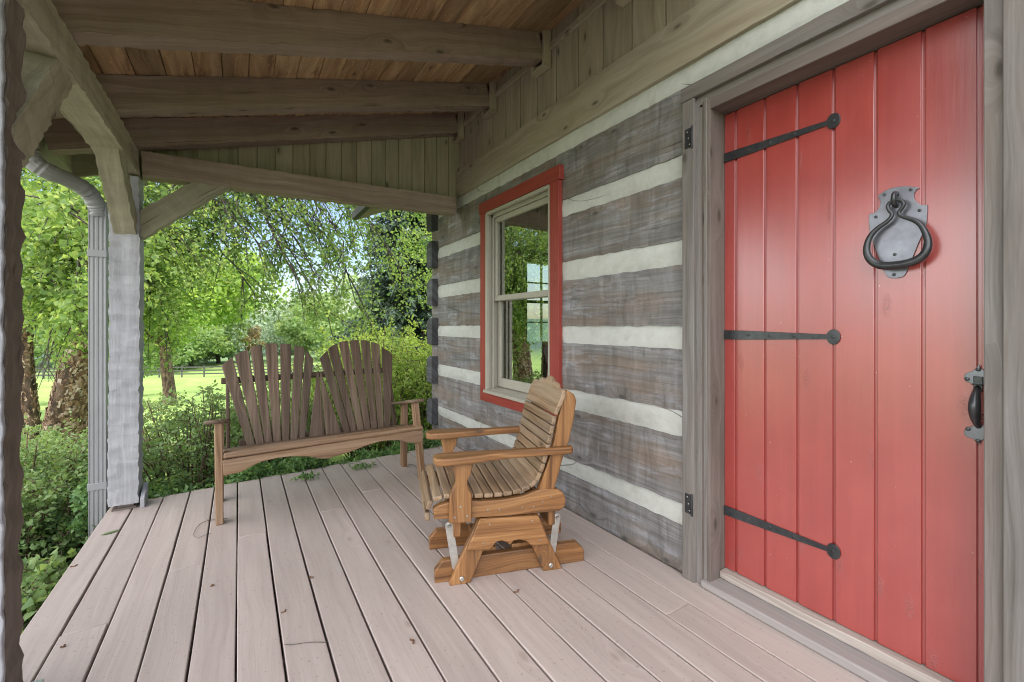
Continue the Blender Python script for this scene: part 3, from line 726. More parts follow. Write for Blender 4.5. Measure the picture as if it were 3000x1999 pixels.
hk = on_door(2876, 1221, .012)
m = MB(); m.tube([V((DX - .012, hk.y, hk.z)) + V((-.010 * math.cos(a), .006 * math.cos(a), .006 * math.sin(a))) for a in [2 * math.pi * k / 14 for k in range(14)]], .0016, 6, closed=True); m.obj('hook_eye', M['screw'], door)
# =================================================================== PORCH
porch = thing('porch', 'timber framed porch with hewn posts, beams and sloped plank ceiling', 'porch')
BXa, BXb = -.695, -.55
def post(y, x0, x1, yw, base, ztop=2.14, lab=None):
    m = MB(); m.timber(((x0 + x1) / 2, y + yw / 2, base), ((x0 + x1) / 2, y + yw / 2, ztop), Y1, x1 - x0, yw, amp=.007, per=.10, step=.012, nw=6, nh=4, rough=.0008, stripw=.052, bow=.003)
    o = m.obj('post', M['post'], porch, sharp=28)
    if lab: tag(o, lab)
    return o
pf = post(3.685, -.70, -.545, .15, .035, lab='far porch post with pale grey paint')
m = MB(); m.box((-.685, 3.70, .0), X1, Y1, Z1, .12, .12, .012); m.box((-.66, 3.72, .012), X1, Y1, Z1, .08, .09, .022); m.obj('base_plate', M['jamb'], pf)
m = MB(); m.prism([(0, 0), (.135, 0), (.135, .125), (.03, .085), (0, .06)], (-.542, 3.68, .0), Y1, Z1, X1, .022); m.obj('toe_block', M['post'], pf, bevel=.002)
# near post: dark hewn inner face, pale outer faces
m = MB(); m.timber((-.640, 1.898, .03), (-.640, 1.898, 2.16), Y1, .15, .150, amp=.009, per=.12, step=.018, nw=4, nh=4, rough=.0012, bow=.003)
pn = m.obj('post', M['nearpost'], porch, sharp=28); tag(pn, 'near porch post with dark hewn inner face')
m = MB(); m.timber((-.640, 1.812, .03), (-.640, 1.812, 2.1), Y1, .158, .022, amp=.004, per=.12, step=.02, nw=3, nh=1); m.box((-.735, 1.805, .03), Z1, Y1, X1, 2.1, .16, .012); m.obj('face_board', M['post'], pn, bevel=.003)
m = MB(); m.box((-.59, 1.975, 0), X1, Y1, Z1, .05, .05, .03); m.obj('base_plate', M['galv'], pn)
# eave beam
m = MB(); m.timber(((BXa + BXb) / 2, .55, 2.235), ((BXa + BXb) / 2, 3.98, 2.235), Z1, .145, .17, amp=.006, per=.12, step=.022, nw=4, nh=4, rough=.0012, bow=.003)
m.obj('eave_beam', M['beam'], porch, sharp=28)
# tie beam
m = MB(); m.timber((-.54, 3.775, 2.232), (1.73, 3.845, 2.30), Z1, .13, .165, h1=.155, amp=.006, per=.12, step=.022, nw=4, nh=4, rough=.0012, bow=.002)
m.obj('tie_beam', M['rafter'], porch, sharp=28)
SL = (3.00 - 2.33) / (1.75 + .55)
def rz(x): return 2.33 + SL * (x + .55)          # rafter underside
for (yl, yr, t) in ((.75, .8, .4), (1.57, 1.63, .3), (2.36, 2.455, .45), (3.09, 3.205, .35), (3.67, 3.83, .3)):
    w = .112; H = .185
    x0, x1 = -.98, 1.76
    ya = yl + (yr - yl) * ((x0 + .55) / 2.3)
    m = MB(); m.timber((x0, ya + w / 2, rz(x0) + H / 2), (x1, yr + w / 2, rz(x1) + H / 2), Z1, w, H, amp=.0055, per=.11, step=.022, nw=3, nh=4, rough=.001, bow=.002, tone=t)
    ro = m.obj('rafter', M['rafter'], porch, sharp=28)
    m = MB(); m.box((1.765, yr - .022, rz(1.76) - .03), Z1, Y1, X1, .26, .022, .06); m.box((1.765, yr - .022, rz(1.76) - .05), Y1, Z1, X1, w + .044, .022, .06); m.box((1.765, yr + w, rz(1.76) - .03), Z1, Y1, X1, .26, .022, .06)
    m.obj('rafter_trim', M['siding'], ro, bevel=.002)
# ceiling boards run along the porch
m = MB(); sd = V((1, 0, SL)).normalized(); up = V((-SL, 0, 1)).normalized()
q = 0; x = -1.0
while x < 1.84:
    wd = .137
    o = V((x, .6, rz(x) + .187))
    for (ya, yb) in ((.6, 1.6 + random.uniform(-.3, .3)),):
        m.box(o, Y1, sd, up, yb - ya - .001, wd - .003, .02); m.box(o + Y1 * (yb - ya), Y1, sd, up, 4.28 - yb, wd - .003, .02)
    x += wd * sd.x
m.obj('ceiling', M['ceil'], porch, bevel=.004)
m = MB(); m.box((-1.06, .55, rz(-1.06) + .215), Y1, sd, up, 3.8, 3.1, .03); m.obj('roof', M['roof'], porch)
# fascia and gable overhang
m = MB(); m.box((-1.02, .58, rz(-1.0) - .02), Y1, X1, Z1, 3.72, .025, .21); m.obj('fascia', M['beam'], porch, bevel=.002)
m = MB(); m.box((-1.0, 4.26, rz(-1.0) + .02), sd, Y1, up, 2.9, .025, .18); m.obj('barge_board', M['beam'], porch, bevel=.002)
# gable siding above the tie beam
m = MB(); x = -.5
k = 0
while x < 1.79:
    m.box((x + .003, 3.875 + (x + .5) * .03, 2.28), Z1, X1, Y1, .03 + rz(x) + .19 - 2.28, .118, .02)
    m.box((x - .006, 3.885 + (x + .5) * .03, 2.28), Z1, X1, Y1, rz(x) + .19 - 2.28, .012, .008, tone=0)
    x += .1235
m.obj('gable_siding', M['siding'], porch, bevel=.003)
# braces
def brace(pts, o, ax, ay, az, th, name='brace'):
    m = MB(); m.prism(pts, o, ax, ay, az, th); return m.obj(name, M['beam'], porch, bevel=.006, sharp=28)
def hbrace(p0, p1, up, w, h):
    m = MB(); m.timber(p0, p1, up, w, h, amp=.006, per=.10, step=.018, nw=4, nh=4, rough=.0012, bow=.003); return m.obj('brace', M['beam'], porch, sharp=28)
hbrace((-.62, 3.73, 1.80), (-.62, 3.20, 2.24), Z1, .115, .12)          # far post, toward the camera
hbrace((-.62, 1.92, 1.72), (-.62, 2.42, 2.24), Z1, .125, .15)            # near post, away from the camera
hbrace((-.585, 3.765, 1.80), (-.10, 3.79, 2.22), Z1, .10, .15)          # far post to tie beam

# ------------------------------------------------------------------ gutter and downspout
dsp = thing('downspout', 'grey ribbed metal downspout with curved elbow beside far porch post', 'downspout')
m = MB(); DXc, DYc = -.775, 3.845
prof = []
w2, d2 = .043, .032
xs = np.linspace(-w2, w2, 25)
for i, x in enumerate(xs): prof.append((x, -d2 + (.004 if (i // 2) % 3 == 1 else 0)))
prof += [(w2 + .0, d2), (-w2, d2)]
m.prism(prof, (DXc, DYc, -.45), X1, Y1, Z1, 2.43)
m.obj('pipe', M['gutter'], dsp, bevel=.0015)
el = [P(74, 385, D=2.50), P(76, 420, D=2.50), P(84, 452, D=2.51), P(104, 482, D=2.53), P(140, 503, D=2.57), P(186, 521, D=2.65), P(228, 541, D=2.73), P(262, 565, D=2.80), P(282, 598, D=2.84), V((-.775, 3.845, 1.93)), V((-.775, 3.845, 1.88))]
ep = []
for i in range(len(el) - 1):
    for t in (0, .25, .5, .75): ep.append(el[i].lerp(el[i + 1], t))
ep.append(el[-1])
m = MB(); m.tube(ep, [.046 + (.005 if (k % 2 and (k < 18 or k > 24)) else 0) for k in range(len(ep))], 14); m.obj('elbow', M['gutter'], dsp, sharp=25)
for z in (1.62, .12):
    m = MB(); m.box((DXc - w2 - .004, DYc - d2 - .005, z), X1, Y1, Z1, 2 * w2 + .008, 2 * d2 + .01, .045); m.obj('strap', M['gutter'], dsp, bevel=.002)
gt = thing('roof_gutter', 'grey metal gutter running along the porch eave above the elbow', 'gutter')
m = MB(); m.prism([(0, 0), (-.09, 0), (-.11, .03), (-.12, .11), (-.115, .11), (-.105, .035), (-.088, .006), (-.006, .006), (-.006, .11), (0, .11)], (-1.022, .58, 2.20), X1, Z1, Y1, 3.72); m.obj('trough', M['gutter'], gt)
m = MB()
for y in (.8, 1.7, 2.6, 3.6): m.box((-1.14, y, 2.312), X1, Y1, Z1, .12, .03, .004)
m.obj('hanger', M['gutter'], gt)

# =================================================================== GARDEN BENCH
q0 = V((-.096, 3.128, 0)); ba = V((.99852, .05435, 0)); bn = V((-.05435, .99852, 0))
def BP(a, n, z): return q0 + ba * a + bn * n + V((0, 0, z))
bench = thing('garden_bench', 'weathered brown two seat bench with twin fan shaped slatted backs', 'bench')
def bx(p, q, up, w, h, name, mat, bev=.006, tone=None, par=None):
    d = (V(q) - V(p)); ax = d.normalized(); u = V(up); az = (u - ax * u.dot(ax)).normalized(); ay = az.cross(ax)
    m = MB(); m.box(V(p) - ay * w / 2 - az * h / 2, ax, ay, az, d.length, w, h, tone); return m.obj(name, mat, par, bevel=bev, segs=3)
for (a0, a1) in ((-.008, -.001), (1.228, 1.288)):
    bx(BP(a1, 0.02, 0), BP(a0, 0.02, .605), bn, .040, .066, 'leg', M['benchleg'], par=bench, tone=.8)
for (a0, a1) in ((.012, .010), (1.298, 1.292)):
    bx(BP(a1, .415, 0), BP(a0 - (.0 if a0 < 1 else .02), .36, .545), bn, .042, .062, 'leg', M['benchleg'], par=bench, tone=.3)
# arms: sloping paddles
for a_ in (-.012, 1.235):
    m = MB(); e = V(BP(0, .50, .535) - BP(0, -.05, .640)); ln = e.length; e.normalize()
    sgn = -1 if a_ < 0 else 1
    pts = [(0, -.03), (.015, -.055), (.05, -.068), (.12, -.062), (.22, -.04), (.35, -.03), (ln - .02, -.028), (ln, -.01), (ln, .015), (ln - .02, .03), (.35, .034), (.22, .045), (.12, .062), (.05, .066), (.015, .05), (0, .03)]
    nn = ba.cross(e)
    if nn.z < 0: nn = -nn
    m.prism(pts, BP(a_ + .0, -.05, .608), e, ba, nn, .024); m.obj('armrest', M['bench'], bench, bevel=.008, segs=3)
# front apron with scalloped lower edge
ap = [(.012, .382), (.4, .386), (.9, .388), (1.20, .392), (1.272, .388), (1.281, .372), (1.281, .300), (1.20, .300), (1.14, .318), (1.09, .338), (1.02, .348), (.944, .350), (.85, .335), (.743, .310), (.69, .300), (.643, .296), (.604, .289), (.547, .298), (.482, .324), (.38, .342), (.30, .345), (.212, .337), (.16, .318), (.107, .294), (.018, .288)]
m = MB(); m.prism(ap, q0 - bn * .018, ba, Z1, bn, .03, tone=.7); m.obj('apron', M['benchleg'], bench, bevel=.004)
# side rails + seat slats
for a in (.03, .63, 1.23):
    m = MB(); m.prism([(0, .30), (0, .378), (.04, .392), (.2, .362), (.42, .338), (.54, .33), (.54, .27), (.3, .285)], BP(a, .012, 0), bn, Z1, ba, .03); m.obj('rail', M['bench'], bench, bevel=.003)
for k, (n0, z0, w, ang) in enumerate([(-.012, .395, .034, 50), (.030, .408, .062, -4), (.100, .396, .062, -11), (.170, .381, .062, -11), (.240, .368, .062, -10), (.310, .357, .062, -8)]):
    an = math.radians(ang); d = bn * math.cos(an) + Z1 * math.sin(an); u = -bn * math.sin(an) + Z1 * math.cos(an)
    m = MB(); m.box(BP(.018 if k < 3 else .02, n0, z0 - .01), ba, d, u, 1.262, w, .022); m.obj('seat_slat', M['bench'] if k > 1 else M['benchleg'], bench, bevel=.008, segs=3)
# fan backs
def fan(base0, base1, tops, zt, n=7):
    """slat i from base to top; base plane n=.40,z=.335  top plane n=.60"""
    for i in range(n):
        f0, f1 = i / n, (i + 1) / n
        b0 = base0 + (base1 - base0) * f0; b1 = base0 + (base1 - base0) * f1
        t0, t1 = tops[i]; g = .002
        B = BP(0, .385, .33); T = BP(0, .60, 1.04); e = (T - B); L = e.length; e.normalize(); nn = ba.cross(e).normalized()
        if nn.y > 0: nn = -nn
        def hh(z): return (z - .33) / (1.04 - .33) * L
        z0, z1 = zt[i]
        N = 6; top = [(t0 + (t1 - t0) * k / N, hh(z0 + (z1 - z0) * k / N + .003 * math.sin(math.pi * k / N))) for k in range(N + 1)]
        pts = [(b0 + g, 0), (b1 - g, 0)] + top[::-1]
        fan_shift = random.uniform(-.003, .003)
        m = MB(); m.prism(pts, BP(0, .385, .33) + nn * fan_shift, ba, e, nn, .019, grain=1)
        sl = m.obj('back_slat', M['bench'], bench, bevel=.004)
        m = MB(); zz = hh(.775 + .02 * (i / n)); q = zz / L; ac = (b0 + b1) / 2 * (1 - q) + (t0 + t1) / 2 * q
        m.disc(BP(ac, .385, .33) + e * zz + nn * (.019 + fan_shift), nn, .004, .0012, 8); m.obj('screw', M['metal'], sl)
tl = [.022, .090, .190, .291, .392, .497, .560, .630]
fan(.168, .530, [(.022, .088), (.100, .184), (.196, .270), (.293, .374), (.392, .468), (.488, .560), (.566, .617)], [(.895, .950), (.962, 1.000), (1.008, 1.033), (1.038, 1.038), (1.036, 1.030), (1.022, 1.000), (.985, .912)])
fan(.805, 1.165, [(.662, .722), (.730, .800), (.815, .886), (.900, .975), (.990, 1.062), (1.074, 1.144), (1.160, 1.245)], [(.915, .975), (.990, 1.030), (1.037, 1.048), (1.050, 1.052), (1.050, 1.042), (1.036, 1.010), (.990, .925)])
# centre wedge slats
B = BP(0, .385, .33); T = BP(0, .60, 1.04); e = (T - B).normalized(); nn = ba.cross(e).normalized(); nn = nn if nn.y < 0 else -nn
m = MB(); m.prism([(.552, 0), (.664, 0), (.650, .49), (.636, .503)], B + nn * .006, ba, e, nn, .019, grain=1); m.obj('back_slat', M['bench'], bench, bevel=.004)
m = MB(); m.prism([(.671, 0), (.793, 0), (.662, .503), (.655, .49)], B + nn * .004, ba, e, nn, .019, grain=1); m.obj('back_slat', M['bench'], bench, bevel=.004)
bx(BP(.02, .548, .79), BP(1.235, .548, .80), Z1, .022, .045, 'back_rail', M['bench'], par=bench, tone=0)
bx(BP(.12, .425, .36), BP(1.2, .425, .36), Z1, .03, .06, 'back_rail', M['bench'], par=bench, tone=0)
for (a0, a1) in ((.058, .060), (1.205, 1.255)): bx(BP(a1, .50, .28), BP(a0, .555, .82), bn, .022, .055, 'back_post', M['bench'], par=bench, tone=.2)

# =================================================================== GLIDER CHAIR
g0 = V((.76, 1.894, 0)); ga = V((.9582, -.2862, 0)); gb = V((.2862, .9582, 0))
def GP(a, b, z): return g0 + ga * a + gb * b + V((0, 0, z))
glider = thing('glider_chair', 'honey brown wooden glider chair with curved slatted seat and scalloped back', 'chair')
def gpr(pts, b, th, name, mat='glider', bev=.005, grain=0, tone=None, par=None):
    m = MB(); m.prism(pts, GP(0, b, 0), ga, Z1, gb, th, grain=grain, tone=tone); return m.obj(name, M[mat], par or glider, bevel=bev, segs=3)
rail = [(0, 0), (0, .056), (.036, .1), (.700, .1), (.739, .058), (.739, 0)]
for b in (0, .31): gpr(rail, b, .036, 'base_rail')
for b, bo in ((-.037, -.060), (.347, .384)):
    for nm, pts in (('leg', [(.061, .0), (.158, .0), (.283, .29), (.193, .29)]), ('leg', [(.513, 0), (.606, 0), (.482, .285), (.385, .285)])):
        lg = gpr(pts, b, .036, nm, grain=1, tone=.6)
        m = MB(); bp = GP(.118 if pts[0][0] < .3 else .548, b - .001 if b < 0 else b + .036, .028); m.disc(bp, -gb if b < 0 else gb, .011, .008, 12); m.obj('bolt', M['galv'], lg)
    gpr([(.197, .298), (.478, .283), (.536, .138), (.460, .142), (.438, .148), (.420, .168), (.385, .180), (.358, .178), (.338, .160), (.326, .176), (.300, .186), (.275, .184), (.255, .160), (.240, .152), (.140, .162)], bo, .022, 'apron', tone=.5)
screws([(GP(a, -.060, z), -gb, .0042, .0012, 8) for a, z in ((.243, .268), (.448, .262), (.215, .185), (.485, .165))], 'screw', 'screw', glider)
# seat side rails with dished top edge
srl = [(-.008, .318), (-.012, .365), (.02, .382), (.10, .392), (.20, .378), (.30, .374), (.40, .380), (.46, .396), (.50, .405), (.575, .397), (.605, .375), (.618, .345), (.612, .308), (.58, .290), (.30, .298), (.10, .310)]
for b in (.362, -.058): rl_ = gpr(srl, b, .036, 'seat_rail', tone=.55)
SEATS = [(.235, .335), (.29, .331), (.40, .328), (.455, .326), (.545, .365), (.50, .345)]
screws([(GP(a, -.058, z), -gb, .0042, .0012, 8) for a, z in SEATS], 'screw', 'screw', rl_)
# cross members
def gbar(a, z, b0, b1, w, h, name, tone=None):
    m = MB(); m.box(GP(a - w / 2, b0, z - h / 2), gb, ga, Z1, b1 - b0, w, h, tone); return m.obj(name, M['glider'], glider, bevel=.004)
gbar(.10, .245, -.02, .36, .035, .07, 'cross_bar'); gbar(.56, .245, -.02, .36, .035, .07, 'cross_bar')
gbar(.25, .10, .036, .31, .09, .03, 'base_slat'); gbar(.42, .10, .036, .31, .09, .03, 'base_slat')
gbar(.09, .30, -.022, .362, .03, .05, 'cross_bar'); gbar(.50, .33, -.022, .362, .03, .06, 'cross_bar')
# links
for b in (-.008, .349):
    for (at, zt_, ab, zb_) in ((.064, .262, .095, .07), (.592, .242, .566, .07)):
        m = MB(); d = V(GP(ab, b, zb_) - GP(at, b, zt_)); L = d.length; d.normalize(); sd2 = d.cross(gb).normalized()
        pts = [(-.018, .0), (-.013, -.013), (0, -.018), (.013, -.013), (.018, 0), (.018, L), (.013, L + .013), (0, L + .018), (-.013, L + .013), (-.018, L)]
        m.prism(pts, GP(at, b, zt_), sd2, d, gb, .005); lk = m.obj('link', M['galv'], glider, bevel=.001)
        m = MB(); q_ = GP(at, b, zt_); m.disc(q_, -gb, .011, .003, 14); m.disc(q_ - gb * .003, -gb, .0075, .009, 6); m.obj('bolt', M['screw'], lk)
# arm posts
pst = [(.068, .57), (.160, .57), (.160, .548), (.150, .510), (.137, .490), (.136, .470), (.146, .440), (.156, .425), (.155, .30), (.054, .305), (.058, .430), (.072, .455), (.084, .480), (.084, .500), (.074, .530)]
for b in (-.088, .398):
    po = gpr(pst, b, .03, 'arm_post', grain=1, tone=.7)
    screws([(GP(a, b if b < 0 else b + .03, z), -gb if b < 0 else gb, .005, .001, 8) for (a, z) in ((.105, .375), (.08, .33), (.135, .33))], 'screw', 'screw', po)
# arms
armp = [(-.012, -.02), (-.004, -.045), (.02, -.058), (.08, -.062), (.16, -.055), (.25, -.035), (.33, -.022), (.5, -.022), (.64, -.026), (.652, -.015), (.652, .022), (.5, .022), (.33, .026), (.25, .036), (.16, .046), (.08, .050), (.02, .046), (-.004, .034), (-.012, .015)]
for b, sg in ((-.055, 1), (.397, -1)):
    m = MB(); m.prism([(x, y * sg) for x, y in armp], GP(0, b, .566), ga, gb, Z1, .034, tone=.45); m.obj('armrest', M['glider'], glider, bevel=.010, segs=3)
# back uprights
for b in (-.052, .356):
    gpr([(.480, .395), (.560, .395), (.578, .45), (.612, .56), (.636, .62), (.660, .72), (.676, .815), (.664, .845), (.628, .868), (.600, .80), (.580, .72), (.560, .62), (.528, .52)], b, .034, 'back_post', grain=1, tone=.6)
# seat and back slats follow one curve
cur = [(-.026, .310), (-.028, .375), (-.005, .400), (.05, .408), (.10, .404), (.20, .392), (.30, .389), (.38, .394), (.43, .405), (.472, .430), (.497, .475), (.518, .53), (.537, .60), (.556, .68), (.575, .755), (.600, .80)]
cc = [V((a, 0, z)) for a, z in cur]
segs_ = [(cc[i + 1] - cc[i]).length for i in range(len(cc) - 1)]; tot = sum(segs_)
def along(t):
    for i, l in enumerate(segs_):
        if t <= l or i == len(segs_) - 1: return cc[i].lerp(cc[i + 1], t / l), (cc[i + 1] - cc[i]).normalized()
        t -= l
t = .0; k = 0
while t < tot - .02:
    wd = .046
    p, d1 = along(t + .001); p2, _ = along(min(t + wd, tot - .001)); d = (p2 - p).normalized(); nrm = V((-d.z, 0, d.x))
    A = lambda v: GP(v.x, 0, v.z)
    dW = ga * d.x + Z1 * d.z; nW = ga * nrm.x + Z1 * nrm.z
    back = p.z > .45
    L0, L1 = (-.062, .404)
    if t < .05: L0, L1 = -.05, .39
    m = MB(); m.box(GP(p.x, L0, p.z), gb, dW, nW, L1 - L0, wd - .005, .021)
    so = m.obj('back_slat' if back else 'seat_slat', M['gslat'], glider, bevel=.006, segs=3)
    screws([(GP(p.x, bb, p.z) + dW * wd * .45 + nW * .021, nW, .0042, .0008, 8) for bb in (L0 + .02, L1 - .02)], 'screw', 'screw', so)
    t += wd; k += 1
# scalloped head board
p, _ = along(t - .004); d = V((.052, 0, .125)).normalized(); dW = ga * d.x + Z1 * d.z; nW = ga * -d.z + Z1 * d.x
hb = [(-.062, 0), (.404, 0), (.410, .05), (.400, .078), (.375, .092), (.345, .088)]
for k in range(5):
    c = .345 - .12 * 0
hb = [(-.062, -.010), (.404, -.010), (.408, .06), (.392, .085), (.355, .088), (.325, .080), (.300, .105), (.265, .112), (.235, .100), (.205, .125), (.171, .132), (.137, .125), (.107, .100), (.077, .112), (.042, .105), (.017, .080), (-.013, .088), (-.050, .085), (-.066, .06)]
m = MB(); m.prism(hb, GP(p.x, 0, p.z), gb, dW, nW, .022); m.obj('headboard', M['gslat'], glider, bevel=.006, segs=3)

# =================================================================== SMALL DEBRIS ON THE BOARDS
def wig(p, ang, L, amp, n=7):
    return [V(p) + V((math.cos(ang), math.sin(ang), 0)) * (L * i / n) + V((-math.sin(ang), math.cos(ang), 0)) * (amp * math.sin(i * 1.3)) for i in range(n + 1)]
spots = [((205, 1662), .3, .035, 'at the left edge of the boards'), ((905, 1690), -.9, .03, 'in front of the bench near a board gap'), ((825, 1797), .6, .03, 'halfway between bench and bottom edge'), ((1215, 1885), 1.7, .04, 'nearest the camera in front of the glider'), ((1505, 1738), .2, .045, 'just in front of the glider base'), ((620, 1718), 1.2, .022, 'lying alone on the middle boards'), ((178, 1898), .8, .02, 'near the foot of the near post')]
for (px, py), an, L, txt in spots:
    p = P(px, py, Z=.003); m = MB(); pts = wig(p, an, L * .8, .005); m.tube(pts, [.001] + [.0028] * (len(pts) - 2) + [.0014], 6)
    o = m.obj('catkin', M['debris']); tag(o, 'small curled brown catkin ' + txt, 'catkin', 'brown catkins fallen on the deck')
def twig(ptspx, lab, r=.0016, side=None):
    m = MB(); m.tube([P(x, y, Z=.003 + .006 * (i % 2)) for i, (x, y) in enumerate(ptspx)], r, 5)
    for s_ in side or []: m.tube([P(x, y, Z=.005) for x, y in s_], r * .7, 5)
    o = m.obj('twig', M['twig']); tag(o, lab, 'twig', 'thin twigs lying on the deck')
twig([(665, 1519), (640, 1522), (615, 1524), (600, 1528), (585, 1536), (577, 1545), (570, 1556), (566, 1568)], 'curved thin dry twig lying by the left front bench leg', side=[[(615, 1524), (604, 1520)], [(566, 1570), (580, 1577), (600, 1568), (618, 1562)]])
twig([(833, 1889), (860, 1888), (890, 1884), (925, 1881), (957, 1882)], 'straight dark twig lying flat near the bottom of the deck')
twig([(1195, 1360), (1210, 1362), (1235, 1380), (1262, 1385)], 'thin stem lying behind the right bench legs')
lp = P(325, 1560, Z=.004); lf = MB(); lv = [(-.045, 0), (-.02, .012), (.01, .014), (.045, .004), (.012, -.012), (-.02, -.012)]
lf.prism([(a, b) for a, b in lv], lp, V((.9, .35, 0)), V((-.35, .9, 0)), Z1, .001); o = lf.obj('fallen_leaf', M['leafB'])
tag(o, 'single green leaf lying on the boards near the far post', 'leaf')
# drain pipe beside the deck
dp = MB(); a0 = P(262, 1590, Z=-.38); b0 = P(60, 1700, Z=-.46); pts = [a0.lerp(b0, i / 40) for i in range(41)]
dp.tube(pts, [.058 + (.006 if i % 2 else 0) for i in range(41)], 14); o = dp.obj('drain_pipe', M['blackpipe'], sharp=25); tag(o, 'black corrugated drain pipe lying under leaves beside the deck', 'drain pipe')

# =================================================================== VEGETATION
def leaves_mesh(name, mat, pos, size, parent=None, droop=.5, aspect=.62, tone=None, flat=.0, dirs=None, fold=.18):
    pos = np.asarray(pos, dtype=np.float64); n = len(pos)
    if n == 0: return None
    d = rng.normal(size=(n, 3)) if dirs is None else np.asarray(dirs) + rng.normal(size=(n, 3)) * .5
    d[:, 2] -= droop; d /= np.linalg.norm(d, axis=1)[:, None]
    r = rng.normal(size=(n, 3)); r[:, 2] *= (1 - flat)
    w = np.cross(d, r); w /= np.linalg.norm(w, axis=1)[:, None] + 1e-9
    nn = np.cross(w, d)
    s = (size * rng.uniform(.6, 1.25, n))[:, None]
    B = pos; T = pos + d * s; Mi = pos + d * s * .42
    L = Mi + w * s * aspect * .5 + nn * s * fold; R = Mi - w * s * aspect * .5 + nn * s * fold
    v = np.stack([B, R, T, L], axis=1).reshape(-1, 3)
    me = bpy.data.meshes.new(name); me.vertices.add(4 * n); me.vertices.foreach_set('co', v.astype(np.float32).ravel())
    base = (np.arange(n) * 4)[:, None]
    tri = np.concatenate([base + np.array([0, 1, 2]), base + np.array([0, 2, 3])], axis=1).reshape(-1)
    me.loops.add(6 * n); me.loops.foreach_set('vertex_index', tri.astype(np.int32))
    me.polygons.add(2 * n); me.polygons.foreach_set('loop_start', (np.arange(2 * n) * 3).astype(np.int32))
    me.polygons.foreach_set('loop_total', np.full(2 * n, 3, dtype=np.int32))
    me.update(calc_edges=True)
    tn = rng.uniform(0, 1, n) if tone is None else np.clip(tone + rng.normal(0, .18, n), 0, 1)
    at = me.attributes.new('tone', 'FLOAT', 'POINT'); at.data.foreach_set('value', np.repeat(tn, 4).astype(np.float32))
    me.materials.append(mat); o = bpy.data.objects.new(name, me); COL.objects.link(o)
    if parent is not None: o.parent = parent
    return o
def keepout(p):
    return not (p[0] > -.98 and p[1] < 4.0 and p[2] > -.05 and p[2] < 3.6) and not (p[0] > -1.2 and p[1] < 4.35 and p[2] > 2.1) and not (p[0] > 1.6 and p[1] < 4.75)

def grow(mb_br, leafp, p, d, L, r, depth, maxd, droop, spread, leafstep, nchild=(4, 6), seglen=None, jitter=.22, leafd=1, leafspread=.03):
    n = max(4, int(L / .16)) if L > .5 else 4
    pts = [V(p)]; d = V(d).normalized(); step = L / n
    for i in range(n):
        d = (d + V((random.gauss(0, jitter), random.gauss(0, jitter), random.gauss(0, jitter) - droop * (i + 1) / n)) * .35).normalized()
        pts.append(pts[-1] + d * step)
    rr = [max(.0016, r * (1 - .75 * i / n)) for i in range(n + 1)]
    if keepout(pts[-1]) and keepout(pts[n // 2]) and (depth < maxd or random.random() < .4): mb_br.tube(pts, rr, 5 if r < .03 else 8, caps=False, tone=.5)
    if depth >= maxd - leafd:
        k = int(L / leafstep)
        for j in range(k):
            t = random.uniform(.15, 1.02); i = min(n - 1, int(t * n)); q = pts[i].lerp(pts[i + 1], t * n - i)
            q = q + V((random.gauss(0, leafspread), random.gauss(0, leafspread), random.gauss(0, leafspread)))
            if keepout(q): leafp.append(tuple(q))
    if depth < maxd:
        for j in range(random.randint(*nchild)):
            t = random.uniform(.2, .98); i = min(n - 1, int(t * n)); q = pts[i]
            a = V((random.gauss(0, 1), random.gauss(0, 1), random.gauss(0, .6))); a = (a - d * a.dot(d)).normalized()
            dd = ((pts[i + 1] - pts[i]).normalized() + a * spread).normalized()
            grow(mb_br, leafp, q, dd, L * random.uniform(.38, .62), r * .42, depth + 1, maxd, droop, spread, leafstep, nchild, None, jitter, leafd, leafspread)

# ---- big leaning birch beside the porch
def trunk_mesh(pts, rads, seg=26, lump=.10, flake=True):
    m = MB(); n = len(pts); fine = []; fr_ = []
    for i in range(n - 1):
        K = max(2, int((V(pts[i + 1]) - V(pts[i])).length / .03))
        for k in range(K): fine.append(V(pts[i]).lerp(V(pts[i + 1]), k / K)); fr_.append(rads[i] + (rads[i + 1] - rads[i]) * k / K)
    fine.append(V(pts[-1])); fr_.append(rads[-1]); b = m.off()
    ph = [random.uniform(0, 6) for _ in range(4)]
    for i, (p, r) in enumerate(zip(fine, fr_)):
        for k in range(seg):
            a = 2 * math.pi * k / seg; q = 1 + lump * (.5 * math.sin(3 * a + ph[0] + i * .05) + .4 * math.sin(5 * a + ph[1] - i * .11)) + random.uniform(-.05, .07) * (1 if flake else .3)
            m.v.append(p + V((math.cos(a), math.sin(a), 0)) * r * q); m.tone.append(.5)
    for i in range(len(fine) - 1):
        for k in range(seg):
            k2 = (k + 1) % seg; m.face([b + i * seg + k, b + i * seg + k2, b + (i + 1) * seg + k2, b + (i + 1) * seg + k], [(0, 0)] * 4)
    return m
birch = thing('birch_tree', 'large leaning river birch with peeling bark and drooping leafy branches', 'tree')
TD = 6.6
tp = [P(178, 1330, D=TD), P(195, 1230, D=TD), P(225, 1090, D=TD), P(262, 960, D=TD), P(290, 800, D=TD + .1), P(330, 560, D=TD + .3), P(390, 250, D=TD + .6), P(470, -100, D=TD + 1), P(560, -500, D=TD + 1.3)]
tp[0].z = ground_z(tp[0].x, tp[0].y) - .1
